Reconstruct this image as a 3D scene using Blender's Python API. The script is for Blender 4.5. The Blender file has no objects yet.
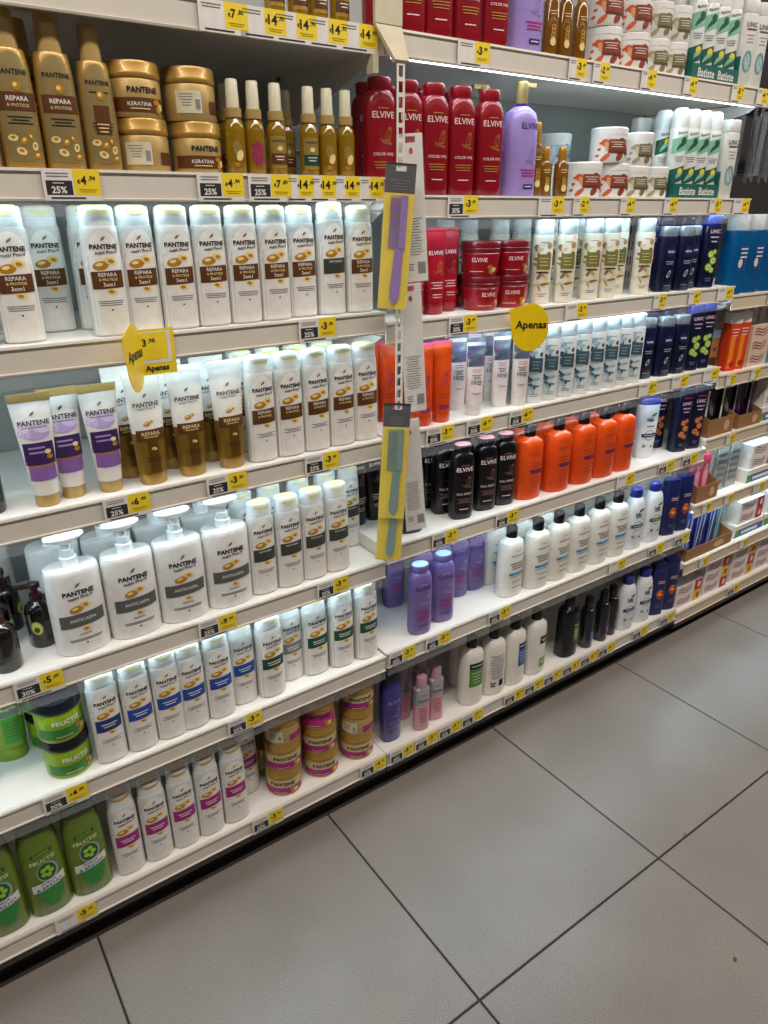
import bpy, math, random
from mathutils import Vector, Matrix
random.seed(11)
S = bpy.context.scene
COL = S.collection
R = math.radians

# ------------------------------------------------------------------ camera
cd = bpy.data.cameras.new('camera')
cam = bpy.data.objects.new('camera', cd)
COL.objects.link(cam)
yaw, pit, rol = R(35.262), R(22.979), R(-0.151)
fw = Vector((math.sin(yaw) * math.cos(pit), math.cos(yaw) * math.cos(pit), -math.sin(pit)))
rt = fw.cross(Vector((0, 0, 1))).normalized()
up = rt.cross(fw)
r2 = math.cos(rol) * rt + math.sin(rol) * up
u2 = -math.sin(rol) * rt + math.cos(rol) * up
m3 = Matrix((r2, u2, -fw)).transposed()
cam.matrix_world = Matrix.Translation((-0.8935, -1.2579, 1.4924)) @ m3.to_4x4()
cd.sensor_fit = 'VERTICAL'
cd.sensor_height = 36.0
cd.lens = 36.0 * 714.1 / 1024.0
cd.clip_start = 0.02
S.camera = cam

# ------------------------------------------------------------------ world, lights, exposure
w = bpy.data.worlds.new('store_ambient')
S.world = w
w.use_nodes = True
w.node_tree.nodes['Background'].inputs[0].default_value = (1.0, 0.95, 0.89, 1)
w.node_tree.nodes['Background'].inputs[1].default_value = 0.04
LED_POWER = 10.5


def area(name, loc, sx, sy, energy, col):
    l = bpy.data.lights.new(name, 'AREA')
    l.shape = 'RECTANGLE'
    l.size, l.size_y = sx, sy
    l.energy, l.color = energy, col
    o = bpy.data.objects.new(name, l)
    COL.objects.link(o)
    o.location = loc
    return o


area('ceiling_light_row', (0.6, -1.15, 3.1), 7.0, 0.25, 90, (1, 0.91, 0.83))
area('ceiling_light_row', (0.6, -3.6, 3.1), 7.0, 0.25, 14, (1, 0.91, 0.83))
S.view_settings.view_transform = 'Standard'
S.view_settings.look = 'None'
S.view_settings.gamma = 1.0
S.view_settings.use_curve_mapping = False
S.view_settings.exposure = 0.35


# ------------------------------------------------------------------ materials
def lin(h):
    h = h.lstrip('#')
    c = [int(h[i:i + 2], 16) / 255 for i in (0, 2, 4)]
    return [x / 12.92 if x <= .04045 else ((x + .055) / 1.055) ** 2.4 for x in c]


MATS = {}


def M(name, hexc, rough=.4, metal=0., var=.05, scale=60., coat=0., trans=0., bump=0., emit=0.):
    if name in MATS:
        return MATS[name]
    m = bpy.data.materials.new(name)
    m.use_nodes = True
    nt = m.node_tree
    b = nt.nodes['Principled BSDF']
    c = lin(hexc)
    tc = nt.nodes.new('ShaderNodeTexCoord')
    nz = nt.nodes.new('ShaderNodeTexNoise')
    nz.inputs['Scale'].default_value = scale
    nz.inputs['Detail'].default_value = 3
    nt.links.new(tc.outputs['Object'], nz.inputs['Vector'])
    rp = nt.nodes.new('ShaderNodeValToRGB')
    rp.color_ramp.elements[0].position = .3
    rp.color_ramp.elements[1].position = .7
    rp.color_ramp.elements[0].color = [max(0, x * (1 - var)) for x in c] + [1]
    rp.color_ramp.elements[1].color = [min(1, x * (1 + var)) for x in c] + [1]
    nt.links.new(nz.outputs['Fac'], rp.inputs['Fac'])
    nt.links.new(rp.outputs['Color'], b.inputs['Base Color'])
    b.inputs['Roughness'].default_value = rough
    b.inputs['Metallic'].default_value = metal
    b.inputs['Coat Weight'].default_value = coat
    b.inputs['Transmission Weight'].default_value = trans
    if bump:
        bp = nt.nodes.new('ShaderNodeBump')
        bp.inputs['Strength'].default_value = bump
        bp.inputs['Distance'].default_value = .002
        nt.links.new(nz.outputs['Fac'], bp.inputs['Height'])
        nt.links.new(bp.outputs['Normal'], b.inputs['Normal'])
    if emit:
        b.inputs['Emission Color'].default_value = c + [1]
        b.inputs['Emission Strength'].default_value = emit
    MATS[name] = m
    return m


def clear_mat(name, hexc, opac, rough=.1):
    """clear film / acrylic: mostly transparent with a weak glossy sheen"""
    if name in MATS:
        return MATS[name]
    m = bpy.data.materials.new(name)
    m.use_nodes = True
    nt = m.node_tree
    nt.nodes.remove(nt.nodes['Principled BSDF'])
    out = nt.nodes['Material Output']
    t = nt.nodes.new('ShaderNodeBsdfTransparent')
    g = nt.nodes.new('ShaderNodeBsdfPrincipled')
    g.inputs['Base Color'].default_value = lin(hexc) + [1]
    g.inputs['Roughness'].default_value = rough
    nz = nt.nodes.new('ShaderNodeTexNoise')
    nz.inputs['Scale'].default_value = 25
    mr = nt.nodes.new('ShaderNodeMapRange')
    mr.inputs['To Min'].default_value = opac * .8
    mr.inputs['To Max'].default_value = opac * 1.2
    nt.links.new(nz.outputs['Fac'], mr.inputs['Value'])
    mx = nt.nodes.new('ShaderNodeMixShader')
    nt.links.new(mr.outputs['Result'], mx.inputs[0])
    nt.links.new(t.outputs[0], mx.inputs[1])
    nt.links.new(g.outputs[0], mx.inputs[2])
    nt.links.new(mx.outputs[0], out.inputs[0])
    MATS[name] = m
    return m


WHITE = M('white_print', 'e7e3dc', .4)
INK = M('black_ink', '15151a', .5)
GREYINK = M('grey_ink', '6b6b70', .5)
SHELF = M('shelf_enamel', 'efece6', .38, scale=8, var=.03)
RAILM = M('rail_plastic', 'd9d2c6', .35, scale=20, var=.03)
CLEAR = clear_mat('clear_acrylic', 'e8eef0', .08)
FILM = clear_mat('clear_film', 'eef0f2', .045, .12)
YELLOW = M('price_yellow', 'f3d62a', .5)
GOLDP = M('gold_print', 'c48a1e', .35, .2)
GOLDL = M('pale_gold_print', 'ecd592', .4)
BAND = {k: M('band_' + k, v, .4) for k, v in dict(brown='5c3512', dark='3a4039', grey='585b5a', midgrey='7d8180', blue='1746a0', green='0c4a33', magenta='a01c78', navy='18306e').items()}


# ------------------------------------------------------------------ mesh helpers
class MB:
    """collects faces of several materials for one mesh"""

    def __init__(s):
        s.v, s.f, s.mi, s.mats = [], [], [], []

    def mat(s, m):
        if m not in s.mats:
            s.mats.append(m)
        return s.mats.index(m)

    def add(s, vs, fs, m):
        o = len(s.v)
        i = s.mat(m)
        s.v += [tuple(v) for v in vs]
        for f in fs:
            s.f.append([o + k for k in f])
            s.mi.append(i)

    def box(s, x0, x1, y0, y1, z0, z1, m):
        s.add([(x0, y0, z0), (x1, y0, z0), (x1, y1, z0), (x0, y1, z0), (x0, y0, z1), (x1, y0, z1), (x1, y1, z1), (x0, y1, z1)],
              [(0, 3, 2, 1), (4, 5, 6, 7), (0, 1, 5, 4), (1, 2, 6, 5), (2, 3, 7, 6), (3, 0, 4, 7)], m)

    def loft(s, prof, m, n=28, ox=0., oy=0.):
        vs, fs = [], []
        for (z, a, b, e) in prof:
            for i in range(n):
                t = 2 * math.pi * i / n
                c, q = math.cos(t), math.sin(t)
                vs.append((ox + a * math.copysign(abs(c) ** (2 / e), c), oy + b * math.copysign(abs(q) ** (2 / e), q), z))
        for k in range(len(prof) - 1):
            for i in range(n):
                j = (i + 1) % n
                fs.append((k * n + i, k * n + j, (k + 1) * n + j, (k + 1) * n + i))
        fs.append(tuple(reversed(range(n))))
        k = (len(prof) - 1) * n
        fs.append(tuple(range(k, k + n)))
        s.add(vs, fs, m)

    def extrude(s, poly, x0, x1, m):
        """poly in (y,z), counter-clockwise seen from +x, swept along x"""
        n = len(poly)
        vs = [(x0, y, z) for y, z in poly] + [(x1, y, z) for y, z in poly]
        fs = [tuple(reversed(range(n))), tuple(range(n, 2 * n))]
        fs += [(i, (i + 1) % n, n + (i + 1) % n, n + i) for i in range(n)]
        s.add(vs, fs, m)

    def build(s, name, smooth=35):
        me = bpy.data.meshes.new(name)
        me.from_pydata(s.v, [], s.f)
        for m in s.mats:
            me.materials.append(m)
        me.polygons.foreach_set('material_index', s.mi)
        if smooth:
            me.polygons.foreach_set('use_smooth', [True] * len(s.f))
            me.set_sharp_from_angle(angle=R(smooth))
        me.update()
        return me


TXT = {}


def text_geo(t, bold=.018):
    if (t, bold) in TXT:
        return TXT[(t, bold)]
    cu = bpy.data.curves.new('lettering_curve', 'FONT')
    cu.body = t
    cu.resolution_u = 2
    cu.offset = bold
    ob = bpy.data.objects.new('lettering_curve', cu)
    me = bpy.data.meshes.new_from_object(ob)
    vs = [(v.co.x, v.co.y) for v in me.vertices]
    fs = [tuple(p.vertices) for p in me.polygons]
    bpy.data.objects.remove(ob)
    bpy.data.curves.remove(cu)
    bpy.data.meshes.remove(me)
    x0, x1 = min(v[0] for v in vs), max(v[0] for v in vs)
    y0, y1 = min(v[1] for v in vs), max(v[1] for v in vs)
    vs = [((x - (x0 + x1) / 2) / (x1 - x0), (y - (y0 + y1) / 2) / (x1 - x0)) for x, y in vs]
    TXT[(t, bold)] = (vs, fs, (y1 - y0) / (x1 - x0))
    return TXT[(t, bold)]


def front(prof, u, z):
    if prof is None:
        return 0.
    if z <= prof[0][0]:
        p = prof[0]
    elif z >= prof[-1][0]:
        p = prof[-1]
    else:
        for k in range(len(prof) - 1):
            if prof[k][0] <= z <= prof[k + 1][0] and prof[k + 1][0] > prof[k][0]:
                q = (z - prof[k][0]) / (prof[k + 1][0] - prof[k][0])
                p = [prof[k][i] * (1 - q) + prof[k + 1][i] * q for i in range(4)]
                break
    _, a, b, e = p
    r = min(abs(u) / a, .985)
    return -b * (1 - r ** e) ** (1 / e)


class Print:
    """flat print (bands, lettering, emblems) laid on the front of a lofted body"""

    def __init__(s, prof=None, base=.0005):
        s.p, s.mb, s.base = prof, MB(), base

    def put(s, vs, fs, m, layer):
        o = s.base + layer * .00035
        s.mb.add([(u, front(s.p, u, z) - o, z) for u, z in vs], fs, m)

    def rect(s, u0, u1, z0, z1, m, layer=0, nu=10, nz=2, slant=0., bow=0.):
        vs = []
        um, hw = (u0 + u1) / 2, max((u1 - u0) / 2, 1e-6)
        for j in range(nz + 1):
            for i in range(nu + 1):
                u = u0 + (u1 - u0) * i / nu
                t = (u - um) / hw
                vs.append((u, z0 + (z1 - z0) * j / nz + slant * t + bow * t * t))
        fs = [(j * (nu + 1) + i, j * (nu + 1) + i + 1, (j + 1) * (nu + 1) + i + 1, (j + 1) * (nu + 1) + i) for j in range(nz) for i in range(nu)]
        s.put(vs, fs, m, layer)

    def ell(s, cu, cz, ru, rz, m, layer=0, rot=0., n=16, hole=0.):
        vs, fs = [], []
        c, q = math.cos(rot), math.sin(rot)
        rs = [hole, (1 + hole) / 2, 1.] if hole else [.001, .5, 1.]
        for r in rs:
            for i in range(n):
                t = 2 * math.pi * i / n
                x, y = ru * r * math.cos(t), rz * r * math.sin(t)
                vs.append((cu + c * x - q * y, cz + q * x + c * y))
        for k in range(2):
            fs += [(k * n + i, (k + 1) * n + i, (k + 1) * n + (i + 1) % n, k * n + (i + 1) % n) for i in range(n)]
        s.put(vs, fs, m, layer)

    def arch(s, z0, z1, z2, hw, m, layer=0):
        n = 14
        vs, rows = [], []
        for j in range(n + 1):
            z = z0 + (z2 - z0) * (j / n if j < 2 else math.sin(math.pi / 2 * j / n))
            h = hw if z < z1 else hw * math.sqrt(max(0.0004, 1 - ((z - z1) / (z2 - z1)) ** 2))
            rows.append([(h * (i / 5 - 1), z) for i in range(11)])
        vs = [p for r_ in rows for p in r_]
        fs = [(j * 11 + i, j * 11 + i + 1, (j + 1) * 11 + i + 1, (j + 1) * 11 + i) for j in range(n) for i in range(10)]
        s.put(vs, fs, m, layer)

    def poly(s, pts, m, layer=0):
        s.put(pts, [tuple(range(len(pts)))], m, layer)

    def text(s, t, cu, cz, w_, m, layer=1, bold=.018, slant=0., maxh=None):
        vs, fs, asp = text_geo(t, bold)
        hs = 1. if maxh is None or asp * w_ < maxh else maxh / (asp * w_)
        s.put([(cu + x * w_, cz + y * w_ * hs + slant * x) for x, y in vs], fs, m, layer)

    def bars(s, cu, cz, w_, n, pitch, m, h=.0012, layer=1):
        """lines of small print too fine to read"""
        rnd = random.Random(int(cz * 1e4) + n)
        for i in range(n):
            ww = w_ * (1 - .35 * rnd.random() * (i > 0))
            s.rect(cu - ww / 2, cu + ww / 2, cz - i * pitch - h / 2, cz - i * pitch + h / 2, m, layer, nu=6, nz=1)

    def build(s, name='front_label'):
        return s.mb.build(name, 60)


# ------------------------------------------------------------------ kinds of product
class Kind:
    def __init__(s, name, cat, parts):
        s.name, s.cat, s.parts = name, cat, parts   # parts: (part name, mesh, index of parent part or None, label or None)


def P(*a):
    return [(z, x, y, e) for z, x, y, e in a]


def lofted(name, prof, m, n=28, ox=0., oy=0.):
    b = MB()
    b.loft(prof, m, n, ox, oy)
    return b.build(name)


def emblem(pr, cz, k, m):
    for i, (dx, dz, s) in enumerate(((-.42, -.1, .8), (0, 0, 1), (.42, .1, .8))):
        pr.ell(dx * k, cz + dz * k, k * .95 * s, k * .2 * s, m, 1, rot=.95, n=10)


def capsules(pr, cz, k, below):
    pr.ell(-.5 * k, cz, .75 * k, .42 * k, GOLDP, 1, rot=.15)
    pr.ell(-.65 * k, cz + .1 * k, .35 * k, .16 * k, GOLDL, 2, rot=.15)
    pr.ell(.45 * k, cz + .42 * k, .62 * k, .38 * k, GOLDL, 1, rot=-.2)
    pr.ell(.5 * k, cz + .38 * k, .3 * k, .18 * k, GOLDP, 2, rot=-.2)
    pr.ell(.25 * k, below, .55 * k, .3 * k, GOLDL, 1, rot=-.15)
    pr.ell(.15 * k, below, .28 * k, .15 * k, GOLDP, 2, rot=-.15)


PEARL = M('pearl_plastic', 'cfcfca', .3, coat=.3)
CAPW = M('frosted_cap', 'e4e9e8', .3)
LIDY = M('cream_yellow_lid', 'eadf95', .35)


def k_white(band, words=(), h=.203, a=.0314, b=.021, lid=None):
    body = P((0, a * .9, b * .85, 2.3), (.003, a, b, 2.3), (.30 * h, a, b, 2.3), (.55 * h, a * .99, b * .98, 2.3), (.72 * h, a * .97, b * .95, 2.3),
             (.80 * h, a * .95, b * .93, 2.3), (.845 * h, a * .915, b * .91, 2.3), (.855 * h, a * .88, b * .88, 2.3))
    bm = lofted('body', body, PEARL)
    cp = P((.855 * h, a * .87, b * .87, 2.3), (.93 * h, a * .86, b * .87, 2.3), (.985 * h, a * .84, b * .85, 2.3), (h, a * .79, b * .8, 2.3))
    cm = lofted('cap', cp, CAPW)
    ld = P((h, a * .66, b * .68, 2.3), (h + .0022, a * .62, b * .62, 2.3))
    lid = lid or LIDY
    lm = lofted('flip_lid', ld, lid)
    mo = Print(cp)
    mv = [(-.6 * a + 1.2 * a * i / 8, .975 * h) for i in range(9)]
    mv2 = [(u, .975 * h - .034 * h * math.sqrt(max(0, 1 - (u / (.61 * a)) ** 2))) for u, _ in mv]
    mo.put(mv2 + mv, [(i, i + 1, 10 + i, 9 + i) for i in range(8)], lid, 0)
    pr = Print(body)
    pr.arch(.02 * h, .55 * h, .83 * h, a * .93, WHITE)
    emblem(pr, .765 * h, .005, GREYINK)
    pr.text('PANTENE', 0, .705 * h, a * 1.4, INK, 2, .04, maxh=.0088)
    pr.text('nutri Pro-V', .1 * a, .662 * h, a * 1.15, INK, 2, .02, slant=.0012)
    bm_ = BAND[band]
    capsules(pr, .562 * h, a * .54, .36 * h)
    pr.rect(-a * .8, a * .8, .385 * h, .52 * h, bm_, 2, nu=12, slant=.0008)
    z = .492
    for i, t in enumerate(words):
        pr.text(t, 0, (z - i * .038) * h, a * (.95 if len(t) > 5 else .6), WHITE if t != '& PROTEGE' else GOLDL, 3, .01)
    if not words:
        pr.bars(0, .463 * h, a * 1.0, 2, .006, WHITE, .0022, 3)
    pr.bars(0, .285 * h, a * 1.3, 3, .0032, GREYINK, .0013, 1)
    pr.ell(0, .215 * h, .0016, .0016, INK, 1, n=8)
    return Kind('shampoo_bottle', 'bottle', [('body', bm, None, None), ('cap', cm, None, None), ('flip_lid', lm, 1, 'pale yellow lid on the cap'), ('lid_lip', mo.build('lid_lip'), 1, None), ('front_label', pr.build(), 0, None)])


def k_pump():
    a, b = .05, .033
    h = .176
    WH = M('white_gloss', 'e7e6e2', .28, coat=.3)
    body = P((0, a * .95, b * .93, 2.4), (.003, a, b, 2.4), (.1, a, b, 2.4), (.165, a * .985, b * .985, 2.4), (h - .003, a * .96, b * .95, 2.4), (h, a * .93, b * .9, 2.4))
    bm = lofted('body', body, WH, 36)
    col = MB()
    col.loft(P((h, .0165, .0165, 2), (h + .018, .016, .016, 2), (h + .02, .0125, .0125, 2), (h + .034, .012, .012, 2)), CAPW, 24)
    hd = MB()
    hd.loft(P((h + .034, .009, .009, 2), (h + .046, .009, .009, 2)), WH, 16)
    z = h + .046
    hd.loft(P((z, .012, .010, 2), (z + .006, .029, .015, 2), (z + .012, .036, .018, 2), (z + .016, .035, .017, 2), (z + .0185, .026, .012, 2)), WH, 28, ox=-.001)
    pr = Print(body)
    emblem(pr, .147, .006, GREYINK)
    pr.text('PANTENE', 0, .132, .056, INK, 1, .04)
    pr.text('nutri Pro-V', .003, .122, .046, INK, 1, .02, slant=.002)
    capsules(pr, .0985, .017, .055)
    pr.rect(-.04, .04, .063, .089, BAND['grey'], 2, nu=16, slant=.0015)
    pr.text('ANTICASPA', 0, .076, .048, WHITE, 3, .01)
    pr.bars(0, .045, .022, 1, .004, GREYINK, .0016)
    pr.bars(0, .035, .06, 2, .003, GREYINK, .0013)
    pr.ell(0, .025, .002, .002, INK, 1, n=8)
    return Kind('pump_bottle', 'bottle', [('body', bm, None, None), ('pump_collar', col.build('pump_collar'), None, None), ('pump_head', hd.build('pump_head'), 1, None), ('front_label', pr.build(), 0, None)])


GOLD = M('gold_plastic', 'b08a3e', .34, .35, coat=.3)
GOLD2 = M('satin_gold', 'bd9f62', .4, .3)


def k_goldshampoo(slim=False):
    h, a, b = (.197, .026, .02) if slim else (.205, .0285, .02)
    bz = .76 * h
    body = P((0, a * .95, b * .93, 2.4), (.003, a, b, 2.4), (.4 * h, a, b, 2.4), (.65 * h, a * .93, b * .95, 2.4), (bz - .004, a * .84, b * .88, 2.4), (bz, a * .78, b * .8, 2.4))
    cp = P((bz, a * .60, b * .7, 2.4), (bz + .03, a * .57, b * .67, 2.4), (h - .002, a * .54, b * .62, 2.4), (h, a * .5, b * .56, 2.4))
    pr = Print(body)
    BR = BAND['brown']
    PANEL = M('champagne_panel', 'a8925f', .35, .5)
    pr.arch(.05 * h, .55 * h, .74 * h, a * .88, PANEL)
    pr.text('PANTENE', 0, .615 * h, a * 1.36, INK, 2, .02)
    pr.ell(.05 * a, .53 * h, .0065, .0065, GOLDP, 2)
    pr.ell(.0, .535 * h, .003, .003, GOLDL, 3)
    if slim:
        pr.rect(-a * .45, a * .45, .26 * h, .46 * h, BR, 2, 6, 2)
        pr.bars(0, .55 * h, a * 1.1, 1, .004, INK, .0016, 2)
        pr.bars(0, .33 * h, a * .7, 3, .005, GOLDL, .0016, 3)
    else:
        pr.rect(-a * .86, a * .86, .375 * h, .49 * h, BR, 2, 10, 2)
        pr.text('REPARA', 0, .45 * h, a * 1.05, WHITE, 3, .02)
        pr.text('& PROTEGE', 0, .408 * h, a * 1.05, GOLDL, 3, 0)
    pr.bars(0, .335 * h, a * 1.2, 3, .0042, INK, .0015, 2)
    for i, (x, z, r_) in enumerate(((-.5, .2, .0055), (0, .185, .0055), (.5, .15, .005), (.35, .21, .004), (-.2, .115, .006), (.55, .09, .005))):
        pr.ell(x * a, z * h, r_ * 1.2, r_ * .85, GOLDP if i % 2 else GOLDL, 2, rot=i * .7)
        pr.ell(x * a, z * h + .001, r_ * .55, r_ * .35, GOLDL if i % 2 else GOLDP, 3, rot=i * .7)
    return Kind('shampoo_bottle', 'bottle', [('body', lofted('body', body, GOLD), None, None), ('cap', lofted('cap', cp, GOLD2), None, None), ('front_label', pr.build(), 0, None)])


def k_jar(r_, h, bodym, lidm, band, bandtext=None, textm=INK, taper=1., lidh=.024, name='PANTENE', turn=False, tw=1.1, panel=None):
    zb = h - lidh
    body = P((0, r_ * .93 * taper, r_ * .93 * taper, 2), (.004, r_ * .97 * taper, r_ * .97 * taper, 2), (zb * .5, r_ * (.97 + .97 * taper) / 2, r_ * (.97 + .97 * taper) / 2, 2), (zb - .003, r_ * .97, r_ * .97, 2), (zb, r_ * .93, r_ * .93, 2))
    lid = P((zb, r_ * .97, r_ * .97, 2), (zb + .002, r_, r_, 2), (zb + .008, r_, r_, 2), (zb + .009, r_ * .985, r_ * .985, 2), (h - .004, r_ * .985, r_ * .985, 2), (h - .0005, r_ * .95, r_ * .95, 2), (h, r_ * .86, r_ * .86, 2))
    pr = Print(body)
    if turn:
        pr.rect(-.8 * r_, .05 * r_, zb * .2, zb * .8, M('cream_backlabel', 'd8cfae', .5), 1, 12, 2)
        pr.rect(-.2 * r_, .0 * r_, zb * .28, zb * .6, WHITE, 2, 4, 1)
        for i in range(7):
            u = -.19 * r_ + i * .026 * r_
            pr.rect(u, u + .012 * r_, zb * .3, zb * .58, INK, 3, 1, 1)
        pr.bars(-.5 * r_, zb * .7, r_ * .45, 5, .004, GREYINK, .001, 2)
        pr.rect(.4 * r_, .93 * r_, zb * .2, zb * .55, band, 1, 8, 2)
    else:
        if panel:
            pr.rect(-.95 * r_, .95 * r_, zb * .5, zb * .9, panel, 0, 22, 2)
        pr.rect(-.93 * r_, .93 * r_, zb * .14, zb * .5, band, 1, 22, 2)
        if name:
            pr.text(name, .05 * r_, zb * .7, r_ * tw, textm, 2, .03)
        if bandtext:
            pr.text(bandtext, -.1 * r_, zb * .34, r_ * .85, WHITE, 2, .01)
        pr.bars(-.1 * r_, zb * .22, r_ * .7, 1, .004, GOLDL, .0014, 2)
        for i, (x, z) in enumerate(((.55, .4), (.7, .28), (.6, .2))):
            pr.ell(x * r_, z * zb, .006, .0045, GOLDL if i % 2 else GOLDP, 3, rot=i)
    return Kind('hair_mask_jar', 'jar', [('body', lofted('body', body, bodym, 36), None, None), ('lid', lofted('lid', lid, lidm, 36), None, None), ('front_label', pr.build(), 0, None)])


AMBER = M('amber_oil', 'b9901c', .12, trans=.5, coat=.5)
CAPOIL = M('frosted_gold_cap', 'ebe5c8', .35, trans=.15)


def k_oil(labelm, h=.147, words=None):
    r_ = .0175
    body = P((0, r_ * .92, r_ * .92, 2), (.003, r_, r_, 2), (.07, r_, r_, 2), (.082, r_ * .9, r_ * .9, 2), (.088, r_ * .62, r_ * .62, 2), (.091, r_ * .6, r_ * .6, 2))
    col = P((.089, r_ * .80, r_ * .80, 2), (.103, r_ * .80, r_ * .80, 2), (.104, r_ * .7, r_ * .7, 2))
    cap = P((.104, r_ * .64, r_ * .64, 2), (h - .002, r_ * .58, r_ * .58, 2), (h, r_ * .5, r_ * .5, 2))
    pr = Print(body)
    if labelm is not None:
        pr.rect(-.82 * r_, .82 * r_, .012, .064, M('oil_label', 'a88f4a', .4, .4), 0, 10, 2)
        pr.rect(-.82 * r_, .82 * r_, .018, .036, labelm, 1, 10, 2)
        pr.text('PANTENE', 0, .056, r_ * 1.3, INK, 2, .01)
        pr.ell(0, .044, .005, .004, GOLDL, 2)
        pr.bars(0, .031, r_ * 1.0, 2, .005, WHITE, .0016, 2)
        pr.ell(-.003, .014, .004, .003, GOLDP, 2)
    elif words:
        pr.ell(0, .04, .008, .014, M('oil_label', '', .4), 0, rot=.3)
        pr.ell(.003, .03, .006, .009, GOLDL, 1, rot=-.4)
        pr.ell(-.003, .016, .005, .004, GOLDP, 2)
    else:
        FL = M('pink_flower_print', '9c2a55', .4)
        for i in range(6):
            pr.ell(-.002 + .006 * math.cos(i), .035 + .013 * math.sin(i * 1.05), .004, .011, FL, 1, rot=i * .9)
    return Kind('hair_oil_bottle', 'bottle', [('body', lofted('body', body, AMBER), None, None), ('spray_collar', lofted('spray_collar', col, GOLD2), None, None), ('cap', lofted('cap', cap, CAPOIL), None, None), ('front_label', pr.build(), 0, None)])


def tube_prof(zc, h, a0, b0, a1):
    out = []
    for i in range(9):
        t = i / 8
        out.append((zc + (h - zc) * t, a0 + (a1 - a0) * t, b0 * (1 - t ** 1.6) + .0016 * t, 2.0 + .6 * t))
    return out


def k_tube(h, a0, b0, a1, bodym, capm, crimpm, art, caph=.022, name='conditioner_tube', crimp=.014, wrap=None):
    body = tube_prof(caph, h - crimp, a0, b0, a1)
    bt = body[-1]
    cap = P((0, a0 * .9, b0 * .9, 2), (.002, a0 * .96, b0 * .96, 2), (caph - .001, a0 * .98, b0 * .98, 2), (caph, a0 * .93, b0 * .93, 2))
    cr = P((h - crimp, bt[1], bt[2] + .0002, 4), (h, bt[1] * 1.03, .0014, 4))
    pr = Print(body)
    art(pr, h, a0, a1)
    extra = []
    if wrap:
        zs = [q for q in body if q[0] < wrap[0] * h]
        t = (wrap[0] * h - caph) / (h - crimp - caph)
        zs.append((wrap[0] * h, a0 + (a1 - a0) * t, b0 * (1 - t ** 1.6) + .0016 * t, 2.0 + .6 * t))
        extra = [('foil_wrap', lofted('foil_wrap', [(z_, x_ + .0003, y_ + .0003, e_) for z_, x_, y_, e_ in zs], wrap[1]), 0, 'metallic gold lower half')]
    return Kind(name, 'tube', [('body', lofted('body', body, bodym), None, None), ('cap', lofted('cap', cap, capm), None, None), ('crimped_end', lofted('crimped_end', cr, crimpm), None, None), ('front_label', pr.build(), 0, None)] + extra)


def art_purple(pr, h, a0, a1):
    V1, V2 = M('violet_band', '3d2358', .4), M('lilac_blush', 'a88cc0', .45)
    for q, (x, z, u, v, c) in enumerate(((-.3, .68, .55, .055, 'c9b6dc'), (.05, .655, .62, .05, 'b79fd0'), (-.5, .73, .25, .06, 'dccfe8'), (.3, .7, .4, .04, 'd3c3e2'))):
        pr.ell(x * a1, z * h, a1 * u, h * v, M('lilac_' + c, c, .45), q * .2, rot=.2 - .15 * q)
    emblem(pr, .83 * h, .005, GREYINK)
    pr.text('PANTENE', 0, .755 * h, a1 * 1.5, INK, 2, .02)
    pr.bars(0, .715 * h, a1 * 1.2, 1, .004, GREYINK, .0012, 2)
    pr.rect(-a1 * .72, a1 * .72, .39 * h, .585 * h, V1, 1, 10, 3)
    pr.bars(-.1 * a1, .54 * h, a1 * .8, 2, .008, V2, .003, 2)
    pr.ell(.4 * a1, .5 * h, .005, .004, GOLDL, 2)
    pr.ell(.45 * a1, .455 * h, .005, .004, GOLDP, 2)
    pr.rect(-a1 * .66, a1 * .66, .375 * h, .388 * h, GOLDP, 1, 10, 1)
    pr.rect(-a1 * .64, a1 * .64, .25 * h, .375 * h, M('lilac_band', '8a62a6', .4), 1, 10, 3)


def art_gold(pr, h, a0, a1):
    G = M('bronze_foil', '7a5a22', .3, .6)
    pr.rect(-a0 * .98, a0 * 1.05, .40 * h, .5 * h, BAND['brown'], 1, 12, 2)
    pr.rect(-a0 * .35, a0 * .4, .12 * h, .40 * h, G, 1, 4, 3)
    emblem(pr, .79 * h, .005, GREYINK)
    pr.text('PANTENE', 0, .715 * h, a1 * 1.4, INK, 2, .02)
    pr.text('nutri Pro-V', 0, .68 * h, a1 * 1.0, INK, 2, 0)
    capsules(pr, .55 * h, .009, .33 * h)
    pr.text('REPARA', 0, .465 * h, a0 * 1.3, GOLDL, 3, .01)
    pr.bars(0, .435 * h, a0 * 1.0, 1, .004, GOLDL, .0012, 3)
    pr.bars(0, .25 * h, a0 * 1.2, 2, .005, INK, .0012, 2)


def swirl(pr, cu, cz, k, m, layer=1):
    pr.ell(cu, cz, k * .45, k * 1.15, m, layer, rot=-.35, n=20, hole=.88)
    pr.ell(cu + k * .25, cz - k * .1, k * .3, k * .95, m, layer, rot=-.1, n=20, hole=.86)
    for i in range(3):
        pr.poly([(cu - k * (1.6 - .2 * i), cz - k * (.8 + .25 * i)), (cu - k * (1.5 - .2 * i), cz - k * (.75 + .25 * i)), (cu + k * .7, cz - k * (1.35 + .12 * i)), (cu + k * .7, cz - k * (1.42 + .12 * i))], m, layer)


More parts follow.
